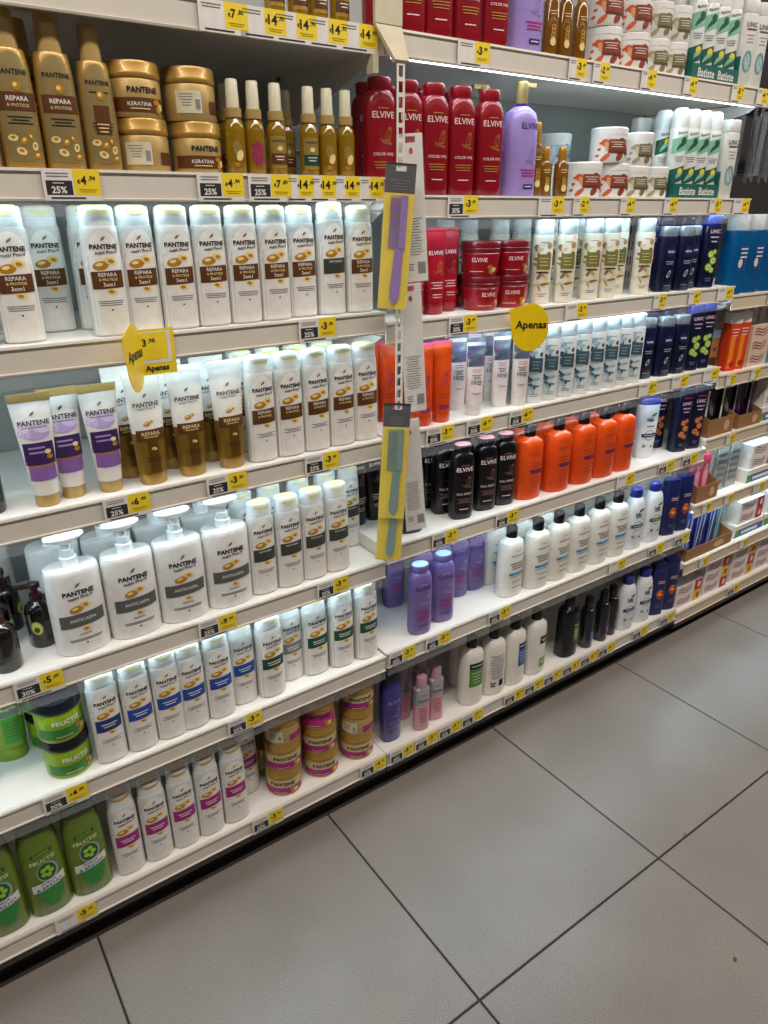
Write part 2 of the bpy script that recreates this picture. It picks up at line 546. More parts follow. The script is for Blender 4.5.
def k_elv(bodym, capm, capt, tm, sm, sub=None, h=.205, tint=None):
    a, b = .0325, .0225
    zc = .895 * h
    body = P((0, a * .86, b * .84, 2.7), (.004, a * .95, b * .93, 2.7), (.1 * h, a, b, 2.7), (.55 * h, a, b, 2.7), (.76 * h, a * .985, b * .98, 2.7), (.83 * h, a * .93, b * .95, 2.6), (.87 * h, a * .82, b * .88, 2.4), (zc - .001, a * .7, b * .8, 2.3), (zc, a * .66, b * .76, 2.2))
    cap = P((zc, a * .64, b * .76, 2.2), (zc + .003, a * .68, b * .8, 2.2), (h - .003, a * .72, b * .84, 2.2), (h - .0005, a * .7, b * .8, 2.2))
    top = P((h - .0005, a * .66, b * .76, 2.2), (h + .0012, a * .63, b * .72, 2.2))
    pr = Print(body)
    pr.bars(0, .745 * h, a * .7, 1, .004, sm, .0018)
    pr.text('ELVIVE', 0, .69 * h, a * 1.4, tm, 1, .012)
    swirl(pr, .3 * a, .53 * h, .0115, sm)
    if sub:
        pr.text(sub, 0, .36 * h, a * 1.3, tm, 1, .01)
    else:
        pr.bars(0, .36 * h, a * 1.2, 2, .005, tint or tm, .003)
    pr.bars(0, .29 * h, a * 1.2, 3, .005, sm if tint is None else tint, .0016)
    pr.bars(0, .15 * h, a * .8, 1, .004, tm, .002)
    return Kind('shampoo_bottle', 'bottle', [('body', lofted('body', body, bodym), None, None), ('cap', lofted('cap', cap, capm), None, None), ('cap_top', lofted('cap_top', top, capt), 1, None), ('front_label', pr.build(), 0, None)])


RED = M('deep_red_plastic', '8d0b1c', .28, coat=.4)
REDD = M('dark_red_lid', '6d0714', .3, coat=.4)
REDT = M('red_tube_plastic', 'a00c22', .3, coat=.3)
GOLDW = M('gold_swirl', 'c79a4a', .4, .3)
PINKW = M('pink_white_print', 'f0d5d2', .5)


def art_elv(tm, sm, base=.72):
    def f(pr, h, a0, a1):
        pr.text('ELVIVE', 0, base * h, a1 * 1.25, tm, 1, .012)
        swirl(pr, .3 * a0, (base - .16) * h, .011, sm)
        pr.bars(0, .38 * h, a0 * 1.3, 3, .006, tm, .0016)
        pr.bars(0, .24 * h, a0 * 1.0, 2, .006, tm, .0014)
    return f


def art_orange(pr, h, a0, a1):
    V = M('violet_print', '5a2a8a', .45)
    swirl(pr, .1 * a0, .55 * h, .013, V)
    pr.bars(0, .36 * h, a0 * 1.2, 2, .007, M('orange_ink', 'a8400a', .5), .002)
    pr.bars(0, .22 * h, a0 * 1.2, 2, .006, V, .003)


def iris_mat():
    m = bpy.data.materials.new('holographic_foil')
    m.use_nodes = True
    nt = m.node_tree
    b = nt.nodes['Principled BSDF']
    tc = nt.nodes.new('ShaderNodeTexCoord')
    mp = nt.nodes.new('ShaderNodeMapping')
    mp.inputs['Scale'].default_value = (12, 12, 30)
    nz = nt.nodes.new('ShaderNodeTexNoise')
    nz.inputs['Scale'].default_value = 1.4
    nz.inputs['Detail'].default_value = 1
    cr = nt.nodes.new('ShaderNodeValToRGB')
    cols = ('d8dce8', '6fb4c8', 'b08ad0', '4f8f88', 'd0a8c8', 'e6eaf0')
    els = cr.color_ramp.elements
    while len(els) < len(cols):
        els.new(.5)
    for i, c in enumerate(cols):
        els[i].position = .3 + .4 * i / (len(cols) - 1)
        els[i].color = lin(c) + [1]
    nt.links.new(tc.outputs['Object'], mp.inputs[0])
    nt.links.new(mp.outputs[0], nz.inputs['Vector'])
    nt.links.new(nz.outputs['Fac'], cr.inputs[0])
    nt.links.new(cr.outputs[0], b.inputs['Base Color'])
    b.inputs['Metallic'].default_value = .55
    b.inputs['Roughness'].default_value = .25
    return m


IRIS = iris_mat()


def art_holo(pr, h, a0, a1):
    pr.rect(-a1 * .93, a1 * .93, .64 * h, .90 * h, IRIS, 0, 10, 5)
    pr.text('ELVIVE', 0, .70 * h, a1 * 1.25, M('teal_ink', '27584e', .4), 1, .012)
    PK = M('rose_ink', 'c05878', .5)
    pr.bars(0, .6 * h, a0 * 1.2, 2, .005, PK, .0016)
    pr.bars(0, .53 * h, a0 * 1.3, 3, .004, GREYINK, .0018)
    pr.text('10', -.4 * a0, .44 * h, a0 * .55, INK, 1, .02)
    pr.bars(.3 * a0, .455 * h, a0 * .7, 3, .004, INK, .0018)
    pr.bars(0, .3 * h, a0 * 1.2, 2, .003, GREYINK, .001)


def shoulder_bottle(h, a, b, bodym, capm, art, caph=.034, capr=.0165, name='shampoo_bottle', e=2.3):
    zb = h - caph
    body = P((0, a * .93, b * .9, e), (.004, a, b, e), (.35 * h, a, b, e), (zb * .86, a * .96, b * .97, e), (zb * .93, a * .86, b * .9, e), (zb * .97, a * .62, b * .72, 2.1), (zb, capr * 1.05, capr * 1.02, 2))
    cap = P((zb, capr, capr, 2), (zb + .003, capr * 1.02, capr * 1.02, 2), (h - .003, capr * .97, capr * .97, 2), (h, capr * .85, capr * .85, 2))
    pr = Print(body)
    art(pr, h, a)
    return Kind(name, 'bottle', [('body', lofted('body', body, bodym), None, None), ('cap', lofted('cap', cap, capm), None, None), ('front_label', pr.build(), 0, None)])


def art_tres(pr, h, a):
    pr.bars(.1 * a, .68 * h, a * .5, 1, .004, GREYINK, .0014)
    pr.bars(.1 * a, .61 * h, a * 1.2, 1, .004, GREYINK, .0026)
    pr.bars(.1 * a, .5 * h, a * 1.3, 3, .008, M('taupe_ink', '8a8078', .5), .0042)
    pr.rect(-.6 * a, .75 * a, .33 * h, .365 * h, M('sky_blue_print', '2e8fc0', .5), 1, 8, 1)
    pr.bars(.1 * a, .305 * h, a * 1.3, 1, .005, GREYINK, .0018)
    pr.bars(.1 * a, .23 * h, a * .9, 2, .018, GREYINK, .0022)


def art_orangeb(pr, h, a):
    O = M('dark_orange_ink', 'b83a10', .5)
    pr.bars(.1 * a, .62 * h, a * 1.2, 1, .004, O, .0026)
    pr.bars(.1 * a, .5 * h, a * 1.0, 2, .01, O, .002)
    pr.bars(.15 * a, .40 * h, a * 1.2, 2, .006, M('plum_ink', '6a2050', .5), .0048)
    pr.bars(.1 * a, .3 * h, a * 1.2, 3, .012, O, .0016)


def art_label(headm, boxm, u0=-.55, u1=.65, z0=.3, z1=.66, back=False):
    def f(pr, h, a):
        if back:
            pr.bars(0, .62 * h, a * 1.2, 12, .0072, GREYINK, .0022)
            pr.rect(.2 * a, .6 * a, .14 * h, .24 * h, INK, 1, 4, 1)
            pr.bars(-.3 * a, .2 * h, a * .5, 3, .006, INK, .003)
            return
        pr.rect(u0 * a, u1 * a, z0 * h, z1 * h, boxm, 1, 10, 3)
        pr.rect(u0 * a, u1 * a, (z1 - .09) * h, z1 * h, headm, 2, 10, 1)
        pr.bars((u0 + u1) / 2 * a, (z1 - .045) * h, a * .9, 1, .004, WHITE, .003, 3)
        pr.bars((u0 + u1) / 2 * a, (z1 - .15) * h, a * .9, 4, .011, M('pale_ink', 'd5dcc8', .5), .0022, 3)
    return f


def art_corner(pr, h, a):
    pr.rect(-.15 * a, .8 * a, .5 * h, .62 * h, INK, 1, 8, 1)
    pr.bars(.3 * a, .57 * h, a * .7, 2, .006, WHITE, .0025, 2)
    pr.rect(-.1 * a, .8 * a, .12 * h, .26 * h, M('leaf_green_print', '6fae3e', .5), 1, 8, 2)
    pr.bars(.35 * a, .21 * h, a * .7, 2, .007, WHITE, .003, 2)


def k_hs(barm, wide=False, h=.212):
    a, b = .036, .025
    Wm = M('white_hdpe', 'e9edf0', .3, coat=.3)
    CB = M('royal_blue_cap', '10288c', .3, coat=.3)
    if wide:
        zb = .9 * h
        body = P((0, a * .8, b * .85, 2.4), (.004, a * .86, b * .92, 2.4), (.3 * h, a * .92, b, 2.4), (.6 * h, a, b, 2.4), (zb, a * 1.03, b * .95, 2.4))
        cap = P((zb, a * 1.03, b * .95, 2.4), (h - .004, a * 1.04, b * .9, 2.4), (h, a * .98, b * .8, 2.4))
    else:
        zb = .86 * h
        body = P((0, a * .92, b * .9, 2.4), (.004, a, b, 2.4), (.4 * h, a, b, 2.4), (.62 * h, a * .97, b, 2.4), (.75 * h, a * .86, b * .95, 2.3), (.82 * h, a * .74, b * .88, 2.2), (zb, a * .58, b * .7, 2.1))
        cap = P((zb, a * .56, b * .68, 2.1), (zb + .004, a * .6, b * .74, 2.1), (h - .003, a * .56, b * .7, 2.1), (h, a * .48, b * .58, 2.1))
    pr = Print(body)
    GR = M('swoosh_green', '3f9a4a', .45)
    NV = M('navy_print', '1a2a5c', .45)
    pr.ell(.25 * a, .74 * h if wide else .66 * h, .011, .004, GR if wide else NV, 1, rot=.35)
    pr.text('h&s', -.05 * a, .66 * h if wide else .6 * h, a * .68, NV, 1, .03)
    pr.bars(0, .55 * h, a * .7, 1, .004, GREYINK, .004)
    pr.rect(-.7 * a, .7 * a, .37 * h, .43 * h, barm, 1, 10, 1, slant=.001)
    pr.ell(0, .4 * h, .017, .017, GREYINK, 0, n=20, hole=.9)
    pr.bars(0, .4 * h, a, 1, .004, WHITE, .002, 2)
    pr.ell(-.4 * a, .22 * h, .005, .005, NV, 1, n=14, hole=.5)
    pr.ell(.35 * a, .21 * h, .004, .004, NV, 1, n=10)
    return Kind('shampoo_bottle', 'bottle', [('body', lofted('body', body, Wm), None, None), ('cap', lofted('cap', cap, CB), None, None), ('front_label', pr.build(), 0, None)])


def k_straight(h, a, b, bodym, capm, caph, art, e=2.6, capk=.96, name='shampoo_bottle'):
    zb = h - caph
    body = P((0, a * .92, b * .9, e), (.003, a, b, e), (.5 * zb, a, b, e), (zb - .006, a, b, e), (zb - .001, a * .95, b * .94, e), (zb, a * .86, b * .85, e))
    cap = P((zb, a * capk * .97, b * capk * .97, e), (zb + .002, a * capk, b * capk, e), (h - .003, a * capk, b * capk, e), (h, a * capk * .93, b * capk * .92, e))
    pr = Print(body)
    art(pr, h, a)
    return Kind(name, 'bottle', [('body', lofted('body', body, bodym), None, None), ('cap', lofted('cap', cap, capm), None, None), ('front_label', pr.build(), 0, None)])


def art_floral(c1, c2, c3, c4, block):
    def f(pr, h, a):
        rnd = random.Random(5 if block else 9)
        ms = [M('floral_' + c, c, .5) for c in (c1, c2, c3, c4)]
        for i in range(20):
            t = i / 20
            z = (.16 + .55 * rnd.random()) * h
            u = (rnd.random() * 1.4 - .7) * a
            pr.ell(u, z, a * (.22 + .3 * rnd.random()), a * (.1 + .16 * rnd.random()), ms[1 + i % 3], (i % 4) * .5, rot=rnd.random() * 3, n=10)
        pr.rect(-.62 * a, .75 * a, .42 * h, .6 * h, ms[0], 2.5, 10, 2)
        pr.bars(.05 * a, .55 * h, a * .9, 3, .008, ms[3], .0016, 3.5)
        pr.bars(.05 * a, .74 * h, a * .8, 1, .004, GREYINK, .0016)
        pr.bars(.05 * a, .12 * h, a * .9, 2, .005, GREYINK, .0014)
        if block:
            pr.rect(-.6 * a, .6 * a, .375 * h, .392 * h, INK, 3, 8, 1)
    return f


def art_nivea(pr, h, a):
    L = M('pale_blue_ink', 'aab4cc', .5)
    pr.ell(0, .62 * h, a * .5, a * .5, M('logo_navy', '16245c', .4), 0, n=24)
    pr.text('NIVEA', 0, .62 * h, a * .72, WHITE, 2, .03)
    pr.bars(0, .47 * h, a * .9, 2, .006, L, .0018)
    pr.ell(0, .28 * h, .005, .011, L, 1, rot=-.5, n=14, hole=.6)
    pr.bars(0, .1 * h, a * .9, 1, .005, L, .001)


def art_navy(kind):
    def f(pr, h, a):
        PK = M('pale_pink_ink', 'd8b8c4', .5)
        pr.rect(-.5 * a, .6 * a, .855 * h, .87 * h, M('red_ink', 'b83440', .5), 1, 6, 1)
        pr.text('LINIC', .05 * a, .78 * h, a * 1.2, PK, 1, .02)
        pr.bars(.05 * a, .7 * h, a * 1.0, 2, .012, PK, .003)
        if kind == 'lime':
            cs = (M('lime_rind', '6f9a2a', .5), M('lime_flesh', 'c9d87a', .5))
        else:
            cs = (M('nut_brown', '8a3c1c', .5), M('nut_tan', 'd08a50', .5))
        for i, (x, z, r_) in enumerate(((-.1, .47, .011), (.25, .38, .012), (-.2, .29, .012), (.3, .5, .008), (.2, .25, .009))):
            pr.ell(x * a, z * h, r_, r_, cs[0], 1 + .3 * i, n=14)
            pr.ell(x * a, z * h, r_ * .72, r_ * .72, cs[1], 1.15 + .3 * i, n=14)
            pr.ell(x * a, z * h, r_ * .3, r_ * .2, cs[0], 1.3 + .3 * i, n=8)
        pr.bars(0, .13 * h, a * .7, 2, .006, M('steel_ink', '5a6a9a', .5), .003)
    return f


def art_blueorange(pr, h, a):
    pr.bars(.1 * a, .68 * h, a * .9, 2, .007, M('peach_ink', 'e8c0b0', .5), .003)
    cs = (M('flower_orange', 'e07a1e', .5), M('flower_red', 'b82a2a', .5), M('flower_yellow', 'f0c040', .5))
    for i in range(8):
        t = i * .785
        pr.ell(.1 * a + .008 * math.cos(t), .42 * h + .013 * math.sin(t), .006, .009, cs[i % 2], 1 + (i % 3) * .3, rot=t, n=10)
    pr.ell(.1 * a, .42 * h, .006, .006, cs[2], 2.4, n=10)
    pr.bars(.1 * a, .2 * h, a * .8, 2, .007, M('steel_ink', '5a6a9a', .5), .003)


def art_linic(pr, h, a):
    TL = M('teal_drop', '6f9ea0', .4)
    pr.text('LINIC', 0, .72 * h, a * 1.35, GREYINK, 1, .02)
    pr.rect(-.6 * a, .6 * a, .655 * h, .675 * h, M('bronze_line', '6b4a3a', .5), 1, 6, 1)
    pr.bars(0, .6 * h, a * 1.0, 3, .008, M('rose_grey_ink', 'b89a94', .5), .002)
    pr.ell(0, .3 * h, a * .55, .026, TL, 1, n=20, hole=.75)
    pr.ell(0, .29 * h, a * .36, .018, M('teal_pale', 'a8c4c4', .3), 1.5, n=16)
    pr.ell(.2 * a, .33 * h, a * .3, .02, TL, 2, n=16, hole=.8, rot=.5)


def k_avocado():
    r_ = .026
    D = M('dark_brown_glass', '15100c', .15, coat=.6)
    PB = M('brown_pump', '3a1a14', .3)
    body = P((0, r_ * .92, r_ * .92, 2), (.004, r_, r_, 2), (.07, r_, r_, 2), (.083, r_ * .9, r_ * .9, 2), (.091, r_ * .6, r_ * .6, 2), (.095, r_ * .45, r_ * .45, 2))
    p = MB()
    p.loft(P((.095, .012, .012, 2), (.108, .0115, .0115, 2), (.109, .006, .006, 2), (.12, .006, .006, 2), (.121, .011, .009, 2), (.13, .0115, .009, 2), (.132, .009, .007, 2)), PB, 18)
    p.box(-.034, -.004, -.0045, .0045, .1225, .1295, PB)
    pr = Print(body)
    pr.ell(-.008, .045, .0115, .016, M('avocado_skin', '4a6a1e', .5), 0, rot=.15)
    pr.ell(-.008, .045, .0095, .0138, M('avocado_flesh', 'c9cf6a', .5), 1, rot=.15)
    pr.ell(-.0085, .042, .005, .006, M('avocado_pit', '6a3a1a', .4), 2)
    pr.rect(.006, .022, .02, .06, M('charcoal_label', '34343a', .5), 0, 6, 2)
    pr.bars(.013, .054, .012, 6, .005, GREYINK, .0016, 1)
    return Kind('pump_bottle', 'bottle', [('body', lofted('body', body, D), None, None), ('pump_head', p.build('pump_head'), None, 'brown pump head'), ('front_label', pr.build(), 0, None)])


LIME = M('lime_plastic', '84a81a', .3, coat=.3)


def k_fructis():
    h, a, b = .25, .042, .028
    G = M('leaf_green_plastic', '66801a', .28, trans=.1, coat=.4)
    zb = .86 * h
    body = P((0, a * .9, b * .88, 2.4), (.005, a, b, 2.4), (.25 * h, a, b, 2.4), (.5 * h, a * .99, b, 2.4), (.7 * h, a * .94, b * .96, 2.4), (.8 * h, a * .87, b * .9, 2.4), (zb, a * .82, b * .85, 2.4))
    cap = P((zb, a * .78, b * .82, 2.4), (zb + .003, a * .8, b * .84, 2.4), (h - .004, a * .74, b * .78, 2.4), (h, a * .66, b * .68, 2.4))
    pr = Print(body)
    DG = M('bottle_green_print', '1f5a2c', .45)
    LG = M('slice_green', '9cc83e', .45)
    BL = M('ribbon_blue', '2458a8', .45)
    pr.rect(-.5 * a, .5 * a, .655 * h, .69 * h, DG, 1, 8, 1, slant=.003)
    pr.text('GARNIER', 0, .673 * h, a * .75, LG, 2, .01, slant=.005)
    pr.text('FRUCTIS', 0, .60 * h, a * 1.15, M('pale_lime_ink', 'd6e6a0', .5), 1, .02, slant=.006)
    pr.ell(.1 * a, .47 * h, a * .5, .026, M('ring_grey', '8fb0a0', .3), 1, n=22)
    pr.ell(.08 * a, .475 * h, a * .42, .022, DG, 2, n=20)
    for i in range(5):
        pr.ell(.08 * a + .008 * math.cos(i * 1.26), .475 * h + .01 * math.sin(i * 1.26), .0055, .0055, LG, 3, n=10)
    pr.ell(.1 * a, .25 * h, a * .55, .036, M('glass_green', '2f8a3c', .35), 1, n=22)
    pr.rect(-.72 * a, .8 * a, .3 * h, .385 * h, WHITE, 4, 12, 2, slant=.006)
    pr.text('& BRILHO', .05 * a, .325 * h, a * 1.2, BL, 5, .015, slant=.010)
    pr.text('FORÇA', .05 * a, .362 * h, a * .7, BL, 5, .015, slant=.006)
    return Kind('shampoo_bottle', 'bottle', [('body', lofted('body', body, G), None, None), ('cap', lofted('cap', cap, M('dark_green_cap', '3d5410', .3, coat=.3)), None, None), ('front_label', pr.build(), 0, None)])


def k_lilac():
    h, a, b = .182, .041, .03
    Lm = M('lilac_plastic', 'a08cd0', .3, coat=.3)
    body = P((0, a * .92, b * .9, 2.5), (.004, a, b, 2.5), (.09, a, b, 2.5), (.155, a * .96, b * .97, 2.4), (.17, a * .85, b * .9, 2.3), (.179, a * .55, b * .66, 2.1), (h, a * .42, b * .55, 2))
    c = MB()
    c.loft(P((h, .0135, .0135, 2), (h + .006, .0135, .0135, 2)), M('deep_violet', '3a1f8a', .3), 20)
    g = MB()
    g.loft(P((h + .006, .0125, .0125, 2), (h + .03, .0125, .0125, 2), (h + .032, .013, .013, 2), (h + .046, .0135, .0135, 2), (h + .049, .011, .011, 2)), GOLD2, 20)
    g.box(.004, .034, -.005, .005, h + .039, h + .047, GOLD2)
    pr = Print(body)
    V = M('deep_violet_ink', '3a2470', .45)
    MG = M('magenta_ink', 'b02a80', .45)
    pr.text('ELVIVE', .2 * a, .143, a * 1.2, V, 1, .012)
    swirl(pr, .3 * a, .085, .012, M('grey_violet', '8878a8', .4))
    pr.bars(.2 * a, .055, a * 1.1, 3, .006, MG, .003)
    pr.rect(-.1 * a, .6 * a, .016, .026, V, 1, 6, 1)
    pr.bars(.25 * a, .021, a * .5, 1, .004, WHITE, .002, 2)
    return Kind('pump_bottle', 'bottle', [('body', lofted('body', body, Lm), None, None), ('pump_collar', c.build('pump_collar'), None, 'violet ring under the pump'), ('pump_head', g.build('pump_head'), None, 'gold pump head'), ('front_label', pr.build(), 0, None)])


def k_elvoil(h):
    a, b = .017, .014
    A = M('dark_amber_glass', '8a5a14', .12, trans=.25, coat=.5)
    G = M('orange_gold_cap', 'c08a2a', .3, .5)
    zb = h * .72
    body = P((0, a * .92, b * .92, 2.4), (.003, a, b, 2.4), (zb * .9, a, b, 2.4), (zb, a * .6, b * .7, 2.2))
    cap = P((zb, a * .58, b * .7, 2), (h * .9, a * .56, b * .66, 2), (h - .002, a * .5, b * .58, 2), (h, a * .42, b * .5, 2))
    pr = Print(body)
    for i in range(5):
        pr.ell(.1 * a, zb * (.25 + .06 * i), a * .3, .006, GOLDW, 1 + .2 * i, rot=.6 + i * .8, n=12, hole=.5)
    pr.ell(.1 * a, zb * .25, a * .4, .008, GOLDL, 2.5, n=12)
    pr.bars(0, zb * .75, a, 2, .005, GOLDL, .0016)
    return Kind('hair_oil_bottle', 'bottle', [('body', lofted('body', body, A), None, None), ('cap', lofted('cap', cap, G), None, None), ('front_label', pr.build(), 0, None)])


def k_whitejar(r_, h, tone):
    Wj = M('white_jar_plastic', 'ecebe6', .32, coat=.2)
    zb = h - .016
    body = P((0, r_ * .94, r_ * .94, 2), (.003, r_ * .98, r_ * .98, 2), (zb, r_ * .98, r_ * .98, 2))
    lid = P((zb, r_, r_, 2), (h - .003, r_, r_, 2), (h, r_ * .93, r_ * .93, 2))
    pr = Print(body)
    c = dict(red=('8a3a1e', 'd0562a', '6a2616', 'e09a68'), olive=('77704a', 'a89878', '5a4a30', 'c8baa0'), pale=('a8c4d0', 'c8dce4', '7a98a8', 'e0e8ec'))[tone]
    ms = [M('jar_' + x, x, .5) for x in c]
    rnd = random.Random(3)
    for i in range(9):
        pr.ell((rnd.random() * 1.3 - .45) * r_, zb * (.18 + .6 * rnd.random()), r_ * (.12 + .2 * rnd.random()), zb * (.06 + .1 * rnd.random()), ms[i % 4], (i % 4) * .5, rot=rnd.random() * 3, n=10)
    pr.rect(-.25 * r_, .75 * r_, zb * .42, zb * .82, ms[0], 2.5, 10, 1)
    pr.rect(-.25 * r_, .75 * r_, zb * .34, zb * .42, ms[2], 2.6, 10, 1)
    pr.bars(.25 * r_, zb * .72, r_ * .8, 3, .005, WHITE, .0014, 3.5)
    for i in range(3):
        pr.ell((-.75 + .06 * i) * r_, zb * (.25 + .22 * i), .004, .003, ms[1], 1, rot=.6, n=8)
    return Kind('hair_mask_jar', 'jar', [('body', lofted('body', body, Wj, 32), None, None), ('lid', lofted('lid', lid, Wj, 32), None, None), ('front_label', pr.build(), 0, None)])


def k_can(tone):
    h, r_ = .216, .0235
    Wc = M('white_can', 'e6e8e4', .3, coat=.3)
    zb = .172
    body = P((0, r_ * .94, r_ * .94, 2), (.003, r_, r_, 2), (zb - .006, r_, r_, 2), (zb, r_ * .92, r_ * .92, 2))
    cap = P((zb, r_ * .96, r_ * .96, 2), (zb + .025, r_ * .95, r_ * .95, 2), (h - .006, r_ * .85, r_ * .85, 2), (h, r_ * .6, r_ * .6, 2))
    pr = Print(body)
    G1, G2, YL = M('mint_print', '86bfa2', .5), M('pine_print', '1d5848', .5), M('sun_print', 'e8d02a', .5)
    z = [.058, .132]
    for q, zz in enumerate(z):
        pr.rect(-.85 * r_, .85 * r_, zz - .02, zz + .016, G1 if (q + tone) % 2 else G2, 0, 10, 2, slant=.006)
        pr.ell(.3 * r_, zz + .006, .008, .009, YL if (tone + q) % 2 == 0 else G2, 1, n=12)
        for i in range(3):
            pr.ell(-.2 * r_ + i * .006, zz - .008 + i * .003, .003, .011, G2 if (q + tone) % 2 else G1, 1.5, rot=-.5 - .2 * i, n=8)
    pr.text('Batiste', .1 * r_, .158, r_ * 1.1, G2, 2, .01, slant=.004)
    pr.bars(0, .1, r_ * 1.1, 3, .005, GREYINK, .0016)
    return Kind('dry_shampoo_can', 'can', [('body', lofted('body', body, Wc, 24), None, None), ('cap', lofted('cap', cap, Wc, 24), None, None), ('front_label', pr.build(), 0, None)])


def k_pink():
    h, a, b = .177, .023, .018
    PKm, SV = M('rose_plastic', 'd9a0ae', .3, coat=.3), M('silver_grey_plastic', 'a9a6ad', .3, .3)
    body = P((0, a * .94, b * .92, 2.6), (.003, a, b, 2.6), (.08, a, b, 2.6), (.137, a, b, 2.6), (.143, a * .75, b * .82, 2.3))
    cap = P((.143, a * .7, b * .84, 2.2), (.174, a * .68, b * .82, 2.2), (h, a * .6, b * .72, 2.2))
    pr = Print(body)
    sl = lofted('upper_sleeve', P((.086, a * 1.012, b * 1.015, 2.6), (.1375, a * 1.012, b * 1.015, 2.6), (.1435, a * .76, b * .84, 2.3)), SV)
    pr.text('ELVIVE', 0, .104, a * 1.3, INK, 1, .012)
    pr.bars(0, .078, a * 1.2, 6, .009, M('rose_ink', 'c05878', .5), .0034)
    pr.bars(0, .122, a * .8, 1, .004, GREYINK, .002)
    return Kind('shampoo_bottle', 'bottle', [('body', lofted('body', body, PKm), None, None), ('cap', lofted('cap', cap, M('dusty_rose_cap', 'b48c98', .35)), None, None), ('upper_sleeve', sl, 0, 'silver grey upper half'), ('front_label', pr.build(), 0, None)])


def k_violet():
    h, a, b = .223, .032, .024
    V = M('violet_translucent', '3c2f86', .2, trans=.15, coat=.4)
    body = P((0, a * .85, b * .85, 2.5), (.004, a * .92, b * .92, 2.5), (.1, a, b, 2.5), (.17, a * .98, b, 2.5), (.187, a * .9, b * .94, 2.4), (.192, a * .8, b * .85, 2.3))
    cap = P((.192, a * .8, b * .86, 2.3), (.219, a * .78, b * .84, 2.3), (h, a * .7, b * .76, 2.3))
    pr = Print(body)
    L2 = M('lavender_ink', '9a90d8', .5)
    pr.text('ELVIVE', 0, .135, a * 1.3, L2, 1, .012)
    swirl(pr, .2 * a, .1, .011, L2)
    pr.bars(0, .07, a * 1.2, 4, .007, L2, .002)
    return Kind('shampoo_bottle', 'bottle', [('body', lofted('body', body, V), None, None), ('cap', lofted('cap', cap, M('night_cap', '1c2440', .3)), None, None), ('front_label', pr.build(), 0, None)])


def k_greencond():
    h, a, b = .205, .036, .026
    G = M('lime_plastic', '', .3)
    body = P((.03, a * .82, b * .85, 2.4), (.036, a * .92, b * .95, 2.4), (.08, a, b, 2.4), (.15, a * .97, b * .95, 2.4), (.19, a * .85, b * .75, 2.5), (h, a * .7, b * .45, 2.6))
    cap = P((0, a * .84, b * .86, 2.4), (.003, a * .88, b * .9, 2.4), (.028, a * .84, b * .87, 2.4), (.03, a * .8, b * .82, 2.4))
    pr = Print(body)
    DG = M('bottle_green_print', '', .4)
    pr.rect(-.05 * a, .9 * a, .045, .15, M('mid_green_label', '4a9a30', .45), 0, 10, 4)
    pr.rect(-.05 * a, .9 * a, .11, .15, DG, 1, 10, 2)
    pr.text('FRUCTIS', .42 * a, .128, a * .85, M('pale_lime_ink', '', .5), 2, .01)
    pr.bars(.42 * a, .095, a * .8, 5, .008, DG, .0016, 2)
    return Kind('conditioner_bottle', 'bottle', [('body', lofted('body', body, G), None, None), ('cap', lofted('cap', cap, G), None, None), ('front_label', pr.build(), 0, None)])


def k_box(w_, d, h, m, art=None, name='carton', cat='box', top=None):
    b = MB()
    b.box(-w_ / 2, w_ / 2, -d / 2, d / 2, 0, h, m)
    parts = [('carton_body', b.build('carton_body', 0), None, None)]
    if top:
        t = MB()
        t.box(-w_ / 2 - .0004, w_ / 2 + .0004, -d / 2 - .0004, d / 2 + .0004, h * .82, h + .0004, top)
        parts.append(('carton_top', t.build('carton_top', 0), None, None))
    if art:
        pr = Print(None)
        art(pr, w_, h)
        me = pr.build('front_print')
        for v in me.vertices:
            v.co.y -= d / 2
        parts.append(('front_print', me, 0, None))
    return Kind(name, cat, parts)


def k_slimspray(labelm):
    Bk = M('black_gloss', '101014', .25, coat=.4)
    a = .024
    body = P((0, a * .93, a * .93, 2), (.003, a, a, 2), (.13, a, a, 2), (.145, a * .8, a * .8, 2), (.15, a * .5, a * .5, 2))
    cap = P((.15, a * .62, a * .62, 2), (.185, a * .58, a * .58, 2), (.19, a * .45, a * .45, 2))
    pr = Print(body)
    pr.rect(-.2 * a, .85 * a, .03, .065, labelm, 0, 8, 2)
    pr.bars(.35 * a, .055, a * .8, 3, .008, WHITE, .002)
    pr.bars(.35 * a, .1, a * .9, 2, .008, GREYINK, .0025)
    return Kind('hair_spray_bottle', 'bottle', [('body', lofted('body', body, Bk), None, None), ('cap', lofted('cap', cap, Bk), None, None), ('front_label', pr.build(), 0, None)])


